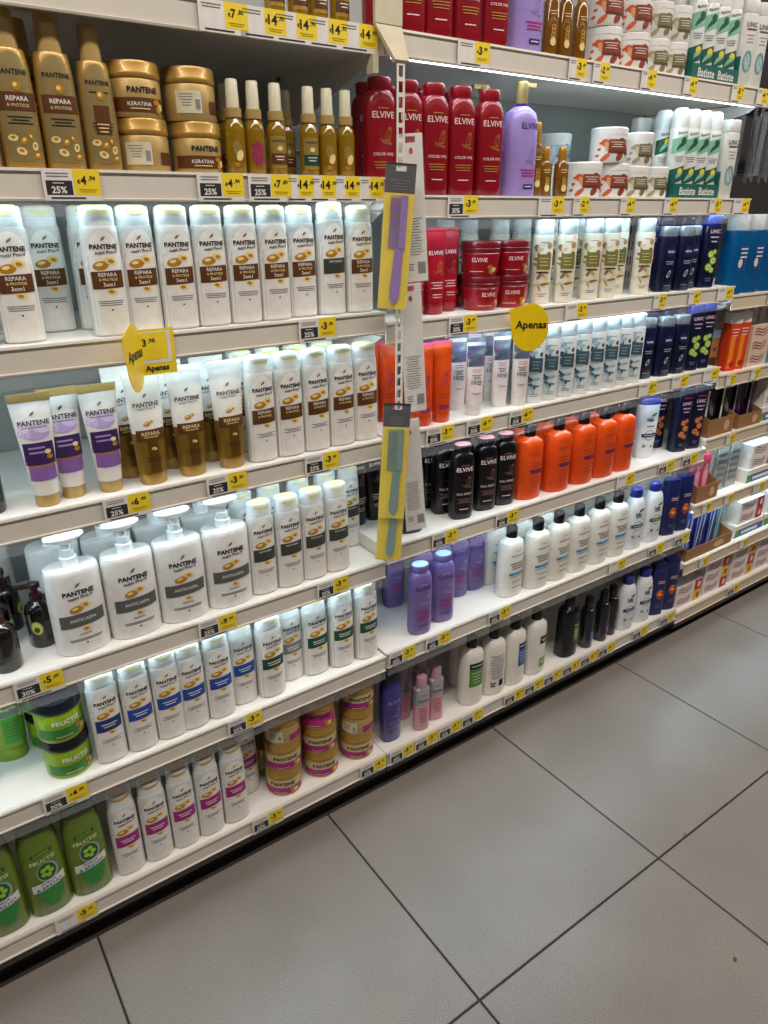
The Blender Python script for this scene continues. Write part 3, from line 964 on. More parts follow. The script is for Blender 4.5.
ORANGE = M('orange_plastic', 'dd4a0e', .3, coat=.3)
BLACKP = M('black_plastic', '08080a', .28, coat=.1)
OFFW = M('offwhite_hdpe', 'e6e2d8', .3, coat=.3)
NAVY = M('navy_plastic', '0a1030', .3, coat=.3)
ROYAL = M('royal_plastic', '0e1c58', .3, coat=.3)
BLUEC = M('bright_blue_cap', '14308c', .3, coat=.3)
SILV = M('silver_cap', 'b4bac2', .3, .5)
PURP = M('purple_plastic', '75609f', .3, coat=.3)
CREAM = M('cream_plastic', 'e4ddcc', .35)
FROST = M('frost_white_cap', 'dfe9ec', .35)
PALE = M('pale_grey_plastic', 'd6d8d2', .35)
K = dict(
    w3=k_white('brown', ('REPARA', '& PROTEGE', '3em1')), wtall=k_white('dark', ('ANTICASPA',), h=.2095), wrep=k_white('brown', ('REPARA', '& PROTEGE'), h=.212),
    wanti=k_white('dark', ('ANTICASPA',), h=.214), wblue=k_white('blue', h=.212), wnavy=k_white('navy', h=.212), wgreen=k_white('green', h=.21, a=.0338, b=.025), wgrey=k_white('midgrey', h=.208),
    wmag=k_white('magenta', h=.222, lid=M('shaded_yellow_lid', 'c89a3c', .35)), pump=k_pump(), gold=k_goldshampoo(), goldslim=k_goldshampoo(True),  # magenta-band lids: yellow lid with the unlit bottom shelf's shade painted in
    gjar=k_jar(.0435, .079, GOLD2, GOLD, BAND['brown'], 'KERATINA'), gjarb=k_jar(.0435, .079, GOLD2, GOLD, BAND['brown'], turn=True),
    mjar=k_jar(.0475, .079, GOLD2, GOLD, BAND['magenta'], tw=1.25, panel=M('cream_panel', 'cdbb8c', .45)), mjarm=k_jar(.0475, .079, GOLD2, GOLD, M('hot_magenta', 'c02a82', .4), name='PANTENE', tw=1.4, panel=M('hot_magenta', 'c02a82', .4)), mjarb=k_jar(.0475, .079, GOLD2, GOLD, BAND['magenta'], turn=True),
    oilb=k_oil(BAND['brown']), oilg=k_oil(BAND['green']), oilp=k_oil(None), oilx=k_oil(None, words=1), oilt=k_oil(BAND['brown'], h=.16),
    ptube=k_tube(.197, .0205, .018, .033, WHITE, GOLD2, GOLD2, art_purple), gtube=k_tube(.212, .026, .021, .034, WHITE, GOLD, WHITE, art_gold, wrap=(.47, M('gold_foil', '94732c', .3, .5))),
    avo=k_avocado(), gcond=None, ljar=k_jar(.046, .09, LIME, M('black_lid', '14161e', .25, coat=.3), M('green_label', '2f7a2c', .4), name='FRUCTIS', textm=WHITE),
    fruc=k_fructis(),
    ered=k_elv(RED, RED, RED, PINKW, GOLDW, 'COLOR VIVE'), eblk=k_elv(BLACKP, BLACKP, M('dusty_pink_cap', 'd08a94', .35), PINKW, M('rosewood_ink', '9a6a68', .4), 'FULL RESIST', h=.201),
    epur=k_elv(PURP, PURP, M('pale_blue_cap', 'a8c8e0', .35), M('deep_violet_ink', '3a2470', .45), M('silver_violet', 'b4a8d0', .4), tint=M('magenta_ink', 'b02a80', .45), h=.203),
    rtube=k_tube(.184, .0235, .02, .029, REDT, REDT, REDT, art_elv(PINKW, GOLDW), caph=.026, crimp=.008),
    rjar=k_jar(.047, .077, REDT, REDD, REDT, name='ELVIVE', textm=PINKW, taper=.86, lidh=.024, tw=.75),
    btube=k_tube(.19, .022, .018, .028, BLACKP, BLACKP, BLACKP, art_elv(PINKW, M('rosewood_ink', '', .4), .8), caph=.026, crimp=.008),
    otube=k_tube(.191, .0225, .019, .025, ORANGE, ORANGE, M('magenta_crimp', 'd8307a', .4), art_orange, crimp=.006),
    holo=k_tube(.189, .02, .017, .025, M('blush_white_plastic', 'eee2e0', .35), WHITE, IRIS, art_holo, crimp=.01),
    lilac=k_lilac(), eoil=k_elvoil(.108), eoilt=k_elvoil(.156),
    wjar=k_whitejar(.045, .079, 'red'), sjar=k_whitejar(.037, .076, 'olive'), pjar=k_whitejar(.04, .075, 'pale'),
    can0=k_can(0), can1=k_can(1),
    tres=shoulder_bottle(.218, .043, .03, OFFW, BLACKP, art_tres), obot=shoulder_bottle(.212, .045, .031, ORANGE, BLACKP, art_orangeb),
    r7green=shoulder_bottle(.227, .04, .03, OFFW, BLACKP, art_label(INK, M('apple_green_label', '4f8a2e', .45))), r7back=shoulder_bottle(.227, .04, .03, OFFW, BLACKP, art_label(INK, INK, back=True)),
    r7blue=shoulder_bottle(.227, .04, .03, OFFW, BLACKP, art_label(INK, M('cobalt_label', '1c5aa8', .45), -.15, .85)), r7corner=shoulder_bottle(.227, .04, .03, OFFW, BLACKP, art_corner),
    blkgreen=shoulder_bottle(.215, .04, .03, BLACKP, BLACKP, art_label(INK, M('lime_label', '6aa03a', .45), 0, .85, .32, .6), caph=.03),
    slimb=k_slimspray(M('azure_label', '3a6ac0', .45)), slimp=k_slimspray(M('plum_label', '4a2a6a', .45)),
    hsg=k_hs(M('hs_green_bar', '2f6a3a', .45)), hsn=k_hs(M('hs_navy_bar', '1a2a5c', .45), h=.208), hsw=k_hs(M('hs_navy_bar', '', .45), wide=True, h=.198),
    bo=k_straight(.206, .029, .022, ROYAL, ROYAL, .03, art_blueorange, e=3.6), navn=k_straight(.212, .029, .022, NAVY, NAVY, .022, art_navy('nut'), e=3.6), navl=k_straight(.205, .029, .022, NAVY, BLUEC, .03, art_navy('lime'), e=3.6),
    fcream=k_straight(.198, .025, .022, CREAM, FROST, .034, art_floral('77702f', 'b8905a', '8a6a40', 'd8c8a0', True), capk=.93), fblue=k_straight(.197, .025, .022, M('mist_plastic', 'dfe2e0', .35), FROST, .034, art_floral('3f5a66', '4f7f96', '2a4a60', '9fc0cc', False), capk=.93),
    niv=k_straight(.176, .03, .021, NAVY, SILV, .026, art_nivea, e=2.3, capk=.9), linic=k_straight(.202, .028, .02, PALE, PALE, .03, art_linic, e=3),
    pink=k_pink(), viol=k_violet(),
)
K['gcond'] = k_greencond()

# ------------------------------------------------------------------ placing things
ORD = 'first second third fourth fifth sixth seventh eighth ninth tenth eleventh twelfth thirteenth fourteenth'.split()
SHELFNAME = {'1': 'top shelf', '2': 'sixth shelf up', '3': 'fifth shelf up', '4': 'fourth shelf up', '5': 'third shelf up', '6': 'second shelf up', '7': 'bottom shelf'}
BAY = {'L': "left bay's ", 'R': "middle bay's ", 'T': "right bay's "}
PENDING = []
# how far each kind is turned on the shelf towards the shopper (degrees)
FACING = dict(fcream=-38, fblue=-38, wjar=-32, sjar=-32, pjar=-30, rjar=-28, niv=-14, ered=-10, eblk=-14, epur=-10, holo=-18, can0=-34, can1=-34, hsg=-12, hsn=-12, hsw=-22, lilac=-10, eoil=-20, eoilt=-20, pink=-12, r7green=-8, r7back=-10, mwb=-18, mwg=-18, otube=-14, rtube=-8, linic=-10, mjar=-16, mjarb=-10, oilb=-12, oilg=-12, oilx=-12, navl=-20, navn=-20, bo=-20)


def tag(o, label, cat, group=None):
    n = len(label.replace(',', ' ').split())
    if not 4 <= n <= 16:
        print('LABEL LENGTH', n, label)
    o['label'], o['category'] = label, cat
    if group:
        o['group'] = group


def spawn(kind, loc, rot=0., tilt=0.):
    r_ = bpy.data.objects.new(kind.name, None)
    r_.empty_display_size = .03
    COL.objects.link(r_)
    r_.location = loc
    r_.rotation_euler = (tilt, 0, rot)
    made = []
    for pn, me, par, lab in kind.parts:
        o = bpy.data.objects.new(pn, me)
        COL.objects.link(o)
        o.parent = r_ if par is None else made[par]
        if lab:
            o['label'] = lab
        made.append(o)
    return r_


def put(shelf, key, desc, xs, y=.034, z=None, row='front', rot=None, jit=2.5, group=None, level=''):
    """a run of like products; xs = x or (x, y) or (x, y, rot degrees)"""
    kind = K[key] if isinstance(key, str) else key
    rot = R(FACING.get(key, 0)) if isinstance(key, str) and rot is None else rot
    for q in xs:
        q = q if isinstance(q, tuple) else (q,)
        yy = q[1] if len(q) > 1 else y
        rr = R(q[2]) if len(q) > 2 else R(random.uniform(-jit, jit)) + (rot or 0)
        o = spawn(kind, (q[0], yy, Z[shelf] + (z or 0)), rr)
        PENDING.append((o, kind, desc, shelf, row, level, q[0], group))


def flush_labels():
    g = {}
    for t in PENDING:
        g.setdefault((t[2], t[3], t[4], t[5]), []).append(t)
    for (desc, shelf, row, level), ts in g.items():
        ts.sort(key=lambda t: (t[6], t[0].location.y))
        where = BAY[shelf[0]] + SHELFNAME[shelf[1]]
        for i, t in enumerate(ts):
            lv = level + ', ' if level else ''
            if row == 'front':
                lab = f'{desc}, {lv}' + (f'{ORD[i]} from left, ' if len(ts) > 1 else '') + where
            else:
                lab = f'{desc}, {lv}' + (f'{ORD[i]} in back row, ' if len(ts) > 1 else 'in back row, ') + where
            tag(t[0], lab, t[1].cat, t[7] or f'{desc} on {where}')


def struct(name, me, parent=None):
    o = bpy.data.objects.new(name, me)
    COL.objects.link(o)
    if parent:
        o.parent = parent
    else:
        o['kind'] = 'structure'
    return o


# ------------------------------------------------------------------ the setting
Z = dict(L1=1.7955, L2=1.549, L3=1.2945, L4=1.0162, L5=.7095, L6=.4371, L7=.1211,
         R1=1.7973, R2=1.518, R3=1.2701, R4=1.0203, R5=.7428, R6=.4423, R7=.1182,
         T2=1.24, T3=.99, T4=.772, T5=.53, T6=.30, T7=.095)
SHELFNAME_T = {'2': 'sixth shelf up', '3': 'fifth shelf up'}
BW = 1.33
DEPTH = .40

TILE = .6
tx, ty = -.1836, -.5886
b = MB()
b.box(-2.6, 5.2, -3.6, .45, -.06, -.004, M('grout_dark', '2e2823', .8))
floor = struct('floor', b.build('floor', 0))


def tile_mat():
    m = bpy.data.materials.new('speckled_stone_tile')
    m.use_nodes = True
    nt = m.node_tree
    bs = nt.nodes['Principled BSDF']
    geo = nt.nodes.new('ShaderNodeNewGeometry')
    n1 = nt.nodes.new('ShaderNodeTexNoise')
    n1.inputs['Scale'].default_value = 420
    n1.inputs['Detail'].default_value = 2
    n2 = nt.nodes.new('ShaderNodeTexNoise')
    n2.inputs['Scale'].default_value = 3.2
    n2.inputs['Detail'].default_value = 5
    for n in (n1, n2):
        nt.links.new(geo.outputs['Position'], n.inputs['Vector'])
    r1 = nt.nodes.new('ShaderNodeValToRGB')
    e = r1.color_ramp.elements
    e[0].position, e[1].position = .32, .70
    e[0].color, e[1].color = lin('756e68') + [1], lin('9a938c') + [1]
    x = e.new(.78)
    x.color = lin('cdc8c2') + [1]
    nt.links.new(n1.outputs['Fac'], r1.inputs[0])
    r2_ = nt.nodes.new('ShaderNodeValToRGB')
    r2_.color_ramp.elements[0].color = (.86, .86, .86, 1)
    r2_.color_ramp.elements[1].color = (1.0, 1.0, 1.0, 1)
    r2_.color_ramp.elements[0].position, r2_.color_ramp.elements[1].position = .35, .65
    nt.links.new(n2.outputs['Fac'], r2_.inputs[0])
    mx = nt.nodes.new('ShaderNodeMix')
    mx.data_type, mx.blend_type = 'RGBA', 'MULTIPLY'
    mx.inputs['Factor'].default_value = 1
    nt.links.new(r1.outputs[0], mx.inputs['A'])
    nt.links.new(r2_.outputs[0], mx.inputs['B'])
    nt.links.new(mx.outputs['Result'], bs.inputs['Base Color'])
    bs.inputs['Roughness'].default_value = .29
    bs.inputs['Specular IOR Level'].default_value = .5
    return m


TM = tile_mat()
b = MB()
g = TILE / 2 - .0023
b.add([(-g, -g, -.012), (g, -g, -.012), (g, g, -.012), (-g, g, -.012), (-g, -g, -.0012), (g, -g, -.0012), (g, g, -.0012), (-g, g, -.0012),
       (-g + .0012, -g + .0012, 0), (g - .0012, -g + .0012, 0), (g - .0012, g - .0012, 0), (-g + .0012, g - .0012, 0)],
      [(0, 1, 5, 4), (1, 2, 6, 5), (2, 3, 7, 6), (3, 0, 4, 7), (4, 5, 9, 8), (5, 6, 10, 9), (6, 7, 11, 10), (7, 4, 8, 11), (8, 9, 10, 11)], TM)
tile_me = b.build('tile', 0)
for i in range(-4, 8):
    for j in range(-4, 1):
        o = struct('tile', tile_me, floor)
        o.location = (tx + (i + .5) * TILE, ty + (j + .5) * TILE, 0)

# gondola back panels and uprights
BACK = M('gondola_back_panel', 'a9aeaa', .5, scale=5, var=.03)
DARKB = M('dark_back_panel', '2c2b2c', .6, scale=6)
UPR = M('upright_enamel', 'c4c2ba', .45)
b = MB()
b.box(-2.66, 3.99, DEPTH + .03, DEPTH + .05, 0, 2.3, BACK)
wall = struct('wall_back', b.build('wall_back', 0))
for bay in (-2, -1, 0, 1, 2):
    z0 = .02
    while z0 < 2.2:
        b = MB()
        dark = bay == 1 and z0 > 1.2
        b.box(bay * BW + .022, (bay + 1) * BW - .022, DEPTH + .012, DEPTH + .029, z0, z0 + .396, DARKB if dark else BACK)
        struct('panel', b.build('panel', 0), wall)
        z0 += .4
for k in range(-2, 4):
    b = MB()
    b.box(k * BW - .02, k * BW + .02, DEPTH + .002, DEPTH + .029, 0, 2.3, UPR)
    for i in range(44):
        for s in (-.008, .008):
            b.box(k * BW + s - .0025, k * BW + s + .0025, DEPTH + .0012, DEPTH + .003, .06 + i * .05, .09 + i * .05, M('slot_dark', '26241f', .8))
    struct('upright', b.build('upright', 0), wall)

LEDM = M('led_white', 'd6f0ff', .4, var=0, emit=LED_POWER)
LEDH = M('led_housing', 'e4e6e4', .4)


def shelf(code, x0, x1, led, label, base=False, clear=True, railm=None):
    z = Z[code]
    root = bpy.data.objects.new('shelf', None)
    COL.objects.link(root)
    root.location = (x0, 0, z)
    L_ = x1 - x0
    b = MB()
    b.extrude([(.004, -.003), (.007, 0), (DEPTH, 0), (DEPTH, -.028), (.02, -.028), (.004, -.02)][::-1], 0.002, L_ - .002, SHELF)
    parts = [('shelf_panel', b.build('shelf_panel', 0))]
    b = MB()
    rm = railm or RAILM
    b.extrude([(.0035, .001), (.0035, -.044), (-.0045, -.044), (-.0055, -.041), (-.0015, -.0395), (-.0015, -.0045), (-.005, -.003), (-.004, .001)], .002, L_ - .002, rm)
    parts.append(('price_rail', b.build('price_rail', 0)))
    if not base:
        for xx in (.001, L_ - .004):
            b = MB()
            b.add([(xx, .012, -.03), (xx, DEPTH, -.03), (xx, DEPTH, -.13), (xx, DEPTH - .06, -.13), (xx, .05, -.05), (xx + .003, .012, -.03), (xx + .003, DEPTH, -.03), (xx + .003, DEPTH, -.13), (xx + .003, DEPTH - .06, -.13), (xx + .003, .05, -.05)],
                  [(0, 4, 3, 2, 1), (5, 6, 7, 8, 9), (0, 1, 6, 5), (1, 2, 7, 6), (2, 3, 8, 7), (3, 4, 9, 8), (4, 0, 5, 9)], SHELF)
            parts.append(('side_bracket', b.build('side_bracket', 0)))
    if base:
        b = MB()
        b.extrude([(.012, -.0445), (.012, -.068), (.004, -.068), (-.002, -.062), (-.002, -.0445)], .002, L_ - .002, M('bumper_grey', '3c3936', .45))
        parts.append(('bumper_strip', b.build('bumper_strip', 0)))
    if clear:
        b = MB()
        b.extrude([(-.0015, -.044), (-.003, -.044), (-.006, -.066), (-.0045, -.066)], .003, L_ - .003, CLEAR)
        parts.append(('clear_strip', b.build('clear_strip', 0)))
    for n, me in parts:
        o = bpy.data.objects.new(n, me)
        COL.objects.link(o)
        o.parent = root
    if led:
        b = MB()
        b.box(.03, L_ - .03, .008, .034, -.036, -.028, LEDH)
        h_ = bpy.data.objects.new('led_housing', b.build('led_housing', 0))
        COL.objects.link(h_)
        h_.parent = root
        b = MB()
        b.box(.035, L_ - .035, .012, .030, -.041, -.0361, LEDM)
        o = bpy.data.objects.new('led_tube', b.build('led_tube', 0))
        COL.objects.link(o)
        o.parent = h_
        o['label'] = 'lit white tube under the shelf edge'
    tag(root, label, 'shelf', 'white gondola shelves')
    return root


for c in 'L1 L2 L3 L4 L5 L6 L7'.split():
    shelf(c, -BW, 0, c in ('L2', 'L3', 'L4', 'L5'), "white metal shelf with price rail, " + BAY['L'] + SHELFNAME[c[1]], c == 'L7', c not in ('L1', 'L7'))
for c in 'R1 R2 R3 R4 R5 R6 R7'.split():
    shelf(c, 0, BW, c in ('R1', 'R2', 'R3', 'R4', 'R5'), "white metal shelf with price rail, " + BAY['R'] + SHELFNAME[c[1]], c == 'R7', c not in ('R1', 'R7'))
SN = {'T2': 'under the mouthwash', 'T3': 'under the orange cartons', 'T4': 'under the dark packs in kraft trays', 'T5': 'under the pink pouch and clear packs', 'T6': 'under the blue toothbrush packs', 'T7': 'at the bottom under striped cartons'}
for c in 'T2 T3 T4 T5 T6 T7'.split():
    shelf(c, BW, 2 * BW, c in ('T4', 'T5'), 'beige shelf in right bay ' + SN[c], c == 'T7', False, M('rail_beige', 'd6c8b0', .4))
PL = M('dark_plinth', '2a221d', .5)
for k, nm in ((-1, 'left'), (0, 'middle'), (1, 'right')):
    b = MB()
    zt = Z[('L7', 'R7', 'T7')[k + 1]] - .03
    b.box(k * BW + .001, (k + 1) * BW - .001, .035, .06, 0, zt, PL)
    b.box(k * BW + .001, (k + 1) * BW - .001, .032, .035, zt - .03, zt - .004, M('plinth_cap', '4a4440', .4))
    struct('baseboard_' + nm, b.build('baseboard_' + nm, 0))

# ------------------------------------------------------------------ products, left bay
put('L1', 'oilt', 'amber hair oil bottle cut by frame', (-.205, -.16, -.12, -.075))
put('L2', 'gold', 'tall gold shampoo bottle with brown band', (-.702, -.642, -.582))
put('L2', 'goldslim', 'slimmer gold bottle with narrow brown panel', (-.524,))
put('L2', 'gold', 'gold shampoo bottle', ((-.615, .09), (-.50, .115)), row='back')
for x, k1, k2 in ((-.452, 'gjarb', 'gjar'), (-.358, 'gjar', 'gjarb')):
    put('L2', k1, 'round gold hair mask jar, lower in stack', ((x, .06),))
    put('L2', k2, 'round gold hair mask jar, upper in stack', ((x - .004, .06),), z=.0792)
put('L2', 'oilx', 'amber oil bottle half behind gold jar', (-.296,))
put('L2', 'oilp', 'amber oil bottle with pink flower print', (-.258,))
put('L2', 'oilb', 'amber oil bottle with brown label', (-.215,))
put('L2', 'oilg', 'amber oil bottle with dark green label', (-.148,))
put('L2', 'oilx', 'plain golden oil bottle by shelf end', (-.108, -.068))
put('L2', 'oilb', 'amber oil bottle', ((-.285, .09), (-.235, .085), (-.185, .085), (-.16, .1), (-.115, .09)), row='back')

D3 = 'white shampoo bottle with brown band'
put('L3', 'w3', D3, ((-.758, .043), (-.687, .045), (-.618, .134), (-.551, .033), (-.489, .045), (-.426, .037), (-.363, .037), (-.3, .035), (-.237, .035), (-.172, .045), (-.042, .036)))
put('L3', 'wtall', 'taller white shampoo bottle with dark band', ((-.107, .04),))
put('L3', 'w3', D3, ((-.548, .125), (-.47, .12), (-.40, .12), (-.33, .118), (-.26, .115), (-.19, .12)), row='back')

put('L4', 'ptube', 'white and purple tube with gold cap', ((-.703, .034), (-.655, .05), (-.592, .04)))
put('L4', 'gtube', 'white and bronze tube', ((-.514, .036), (-.435, .037), (-.354, .035)))
put('L4', 'gtube', 'white and bronze tube', ((-.535, .095), (-.45, .1), (-.366, .095)), row='back')
put('L4', 'wrep', D3, ((-.286, .034), (-.223, .033), (-.1595, .033), (-.096, .033), (-.033, .036)))
put('L4', 'wrep', D3, ((-.29, .11), (-.225, .11), (-.16, .11), (-.095, .11)), row='back')
put('L4', 'avo', 'dark pump bottle cut by frame edge', ((-.792, .055),))

put('L5', 'avo', 'dark avocado pump bottle, front pair', ((-.822, .056, -70), (-.748, .106, -8)))
put('L5', 'avo', 'dark avocado pump bottle', ((-.792, .203, 80), (-.818, .138, 75)), row='back')
put('L5', 'pump', 'large white pump bottle with grey band', ((-.688, .047), (-.586, .046), (-.485, .046), (-.383, .046)))
put('L5', 'pump', 'large white pump bottle', ((-.81, .28), (-.695, .165), (-.595, .15), (-.49, .15), (-.39, .15)), row='back')
put('L5', 'wanti', 'white shampoo bottle with charcoal band', ((-.303, .041), (-.24, .036), (-.177, .038), (-.114, .039)))
put('L5', 'wanti', 'white shampoo bottle with charcoal band', ((-.31, .12), (-.24, .12), (-.165, .12), (-.09, .125), (-.022, .133)), row='back')

put('L6', 'gcond', 'lime green bottle standing on its cap', ((-.848, .165, -15),))
for y, row in ((.063, 'front'), (.175, 'back')):
    x = -.756 if row == 'front' else -.765
    put('L6', 'ljar', 'lime jar with black lid, lower one', ((x, y, 8),), row=row)
    put('L6', 'ljar', 'lime jar with black lid, upper one', ((x - .002, y, 5),), z=.0903, row=row)
put('L6', 'wnavy', 'white shampoo bottle with navy band', ((-.677, .036),))
put('L6', 'wblue', 'white shampoo bottle with bright blue band', ((-.613, .034), (-.55, .034), (-.496, .035), (-.433, .035), (-.37, .05)))
put('L6', 'wgreen', 'wide white shampoo bottle with green band', ((-.304, .04), (-.176, .055), (-.106, .046), (-.0365, .04)))
put('L6', 'wgrey', 'white shampoo bottle with light grey band', ((-.238, .065),))
put('L6', 'wgreen', 'white shampoo bottle with green band', ((-.345, .115), (-.14, .13)), row='back')
put('L6', 'wblue', 'white shampoo bottle with bright blue band', ((-.66, .1), (-.59, .1), (-.52, .1)), row='back')

put('L7', 'fruc', 'green shampoo bottle with blue white ribbon', ((-.936, .042), (-.85, .042), (-.765, .042)))
put('L7', 'wmag', 'white shampoo bottle with magenta band', ((-.682, .036), (-.617, .034), (-.553, .034), (-.49, .034), (-.426, .034)))
put('L7', 'wmag', 'white shampoo bottle with magenta band', ((-.365, .1),), row='back')
for i, (x, y, ks) in enumerate(((-.279, .062, ('mjar', 'mjar', 'mjarb')), (-.169, .062, ('mjar', 'mjar', 'mjarm')), (-.056, .062, ('mjar', 'mjarb', 'mjar')))):
    for j, lv in enumerate(('lowest', 'middle', 'topmost')):
        put('L7', ks[j], 'gold jar with magenta label', ((x + .002 * j * (-1) ** i, y, (-34, -20, -27)[(i + j) % 3]),), z=.0792 * j, level=lv + ' of stack')
put('L7', 'mjarb', 'gold jar with magenta label', ((-.29, .17, 0),), row='back')

# ------------------------------------------------------------------ products, middle bay
put('R1', 'ered', 'dark red shampoo bottle', (.012, .079, .147, .22, .297))
put('R1', 'lilac', 'lilac pump bottle with gold pump', ((.393, .042),))
put('R1', 'eoilt', 'dark amber oil bottle with gold cap', ((.462, .03), (.505, .03), (.555, .03)))
put('R1', 'wjar', 'white jar with red print, lower one', ((.665, .055), (.768, .055)))
put('R1', 'wjar', 'white jar with red print, upper one', ((.66, .055), (.766, .055)), z=.0792)
put('R1', 'sjar', 'small white jar with olive print, lower one', ((.853, .05), (.929, .05)))
put('R1', 'sjar', 'small white jar with olive print, upper one', ((.853, .05), (.929, .05)), z=.0762)
put('R1', 'linic', 'pale grey shampoo bottle', ((1.217, .034), (1.277, .034)))

put('R2', 'ered', 'dark red shampoo bottle', ((.012, .036), (.079, .036), (.146, .035), (.218, .035), (.299, .035)))
put('R2', 'ered', 'dark red shampoo bottle', ((.03, .105), (.10, .105), (.18, .105), (.26, .105)), row='back')
put('R2', 'lilac', 'lilac pump bottle with gold pump', ((.402, .042),))
put('R2', 'lilac', 'lilac pump bottle with gold pump', ((.36, .12, 180),), row='back')
put('R2', 'eoilt', 'dark amber oil bottle with gold cap', ((.461, .045),))
put('R2', 'eoil', 'short amber oil bottle with orange cap', ((.50, .05), (.535, .03)))
put('R2', 'wjar', 'white jar with red print, lower one', ((.642, .055), (.748, .055)))
put('R2', 'wjar', 'white jar with red print, upper one', ((.728, .056, -35),), z=.0792)
put('R2', 'pjar', 'pale blue jar', ((.66, .17),), row='back')
put('R2', 'pjar', 'pale blue jar, stacked on top', ((.66, .17),), z=.0752, row='back')
put('R2', 'sjar', 'small white jar with olive print, lower one', ((.836, .05), (.921, .05)))
put('R2', 'sjar', 'small white jar with olive print, upper one', ((.838, .05),), z=.0762)
put('R2', 'linic', 'pale grey shampoo bottle', ((1.222, .034),))
put('R2', 'linic', 'pale grey shampoo bottle', ((.975, .15), (1.04, .15)), row='back')


def batiste_tray(shelf_, x0):
    Tl = M('teal_carton', '14645a', .5)
    b = MB()
    w_, d = .212, .108
    b.box(0, w_, 0, .0015, 0, .036, Tl)
    b.box(0, w_, d - .0015, d, 0, .10, Tl)
    b.box(0, .0015, .0015, d - .0015, 0, .07, Tl)
    b.box(w_ - .0015, w_, .0015, d - .0015, 0, .07, Tl)
    b.box(.0015, w_ - .0015, .0015, d - .0015, 0, .0012, Tl)
    pr = Print(None)
    for cx in (.062, .152):
        pr.text('Batiste', cx, .018, .074, WHITE, 1, .02)
    me = pr.build('front_lettering')
    k = Kind('display_tray', 'tray', [('tray_carton', b.build('tray_carton', 0), None, None), ('front_lettering', me, 0, None)])
    o = spawn(k, (x0, .012, Z[shelf_]))
    tag(o, 'teal cardboard display tray with white lettering, ' + BAY['R'] + SHELFNAME[shelf_[1]], 'tray', 'teal display trays')
    for r_ in range(2):
        put(shelf_, 'can0' if r_ == 0 else 'can1', 'white dry shampoo can in teal tray', [(x0 + .028 + i * .052, .012 + .0275 + r_ * .0505) for i in range(4)], z=.0013, row='front' if r_ == 0 else 'back')


batiste_tray('R2', .963)
batiste_tray('R1', .968)

put('R3', 'rtube', 'dark red tube standing on its cap', ((.12, .06), (.178, .06), (.238, .085)))
for (x, y, r_) in ((.322, .062, 15), (.419, .062, -5)):
    put('R3', 'rjar', 'dark red hair mask jar, lower one', ((x, y, r_ - 30),))
    put('R3', 'rjar', 'dark red hair mask jar, upper one', ((x - .003, y, -r_ - 32),), z=.0772)
put('R3', 'rjar', 'dark red hair mask jar', ((.30, .16),), row='back')
put('R3', 'fcream', 'cream bottle with olive floral print', ((.525, .06), (.59, .04), (.694, .046), (.762, .042), (.908, .042)))
put('R3', 'fcream', 'cream bottle with olive floral print', ((.35, .23), (.42, .22), (.49, .18), (.56, .17), (.64, .15), (.71, .12), (.80, .10), (.865, .095)), row='back')
put('R3', 'niv', 'navy bottle with silver cap', ((1.018, .045), (1.088, .036), (1.155, .06)))
put('R3', 'navl', 'navy bottle with lime print', ((1.222, .045),))
put('R3', 'bo', 'tall royal blue bottle', ((1.07, .15), (1.14, .15), (1.22, .13)), row='back')

put('R4', 'otube', 'orange tube with pink crimp', ((.130, .033), (.188, .034)))
put('R4', 'otube', 'orange tube with pink crimp', ((.03, .11), (.085, .11), (.145, .10)), row='back')
put('R4', 'holo', 'white tube with iridescent top', ((.291, .031), (.40, .055), (.452, .036)))
put('R4', 'holo', 'white tube with iridescent top', ((.29, .095), (.315, .14), (.42, .115), (.36, .12)), row='back')
put('R4', 'fblue', 'white bottle with blue floral print', ((.507, .04), (.56, .036), (.622, .036), (.682, .036), (.743, .036), (.805, .036), (.86, .036), (.915, .036)))
put('R4', 'fblue', 'white bottle with blue floral print', ((.55, .1), (.62, .1), (.69, .1), (.76, .1), (.83, .1)), row='back')
put('R4', 'niv', 'navy bottle with silver cap', ((.985, .05), (1.058, .038), (1.132, .036)))
put('R4', 'navl', 'navy bottle with lime print', ((1.203, .04), (1.265, .04)))
put('R4', 'bo', 'tall royal blue bottle', ((1.03, .14), (1.11, .14), (1.2, .13)), row='back')

put('R5', 'eblk', 'black shampoo bottle with pink cap top', ((.112, .05), (.272, .044), (.362, .052), (.43, .05)))
put('R5', 'eblk', 'black shampoo bottle with pink cap top', ((.15, .12), (.252, .15), (.258, .098), (.34, .12)), row='back')
put('R5', 'btube', 'black tube standing on its cap', ((.03, .165), (.083, .17)))
put('R5', 'obot', 'large orange bottle with black cap', ((.522, .05), (.632, .044), (.737, .044), (.832, .044), (.926, .048)))
put('R5', 'obot', 'large orange bottle with black cap', ((.56, .13), (.66, .13), (.76, .13), (.86, .13)), row='back')
put('R5', 'hsw', 'white bottle with wide blue cap', ((1.085, .075),))
put('R5', 'navn', 'navy bottle with nut print', ((1.233, .05), (1.303, .044)))
put('R5', 'navn', 'navy bottle with nut print', ((1.05, .16), (1.205, .12)), row='back')

put('R6', 'epur', 'purple shampoo bottle with pale blue cap', ((.137, .038), (.227, .052)))
put('R6', 'epur', 'purple shampoo bottle with pale blue cap', ((.09, .22), (.165, .195), (.215, .13), (.283, .13), (.350, .132), (.417, .136)), row='back')
put('R6', 'tres', 'white bottle with black cap, blue print', ((.482, .052), (.581, .043), (.67, .043), (.762, .043), (.857, .043), (.948, .043)))
put('R6', 'tres', 'white bottle with black cap, blue print', ((.498, .137), (.60, .13), (.70, .13)), row='back')
put('R6', 'hsg', 'white bottle with blue cap, green bar', ((1.038, .04), (1.135, .038)))
put('R6', 'bo', 'royal blue bottle with orange flower', ((1.226, .036), (1.298, .034)))

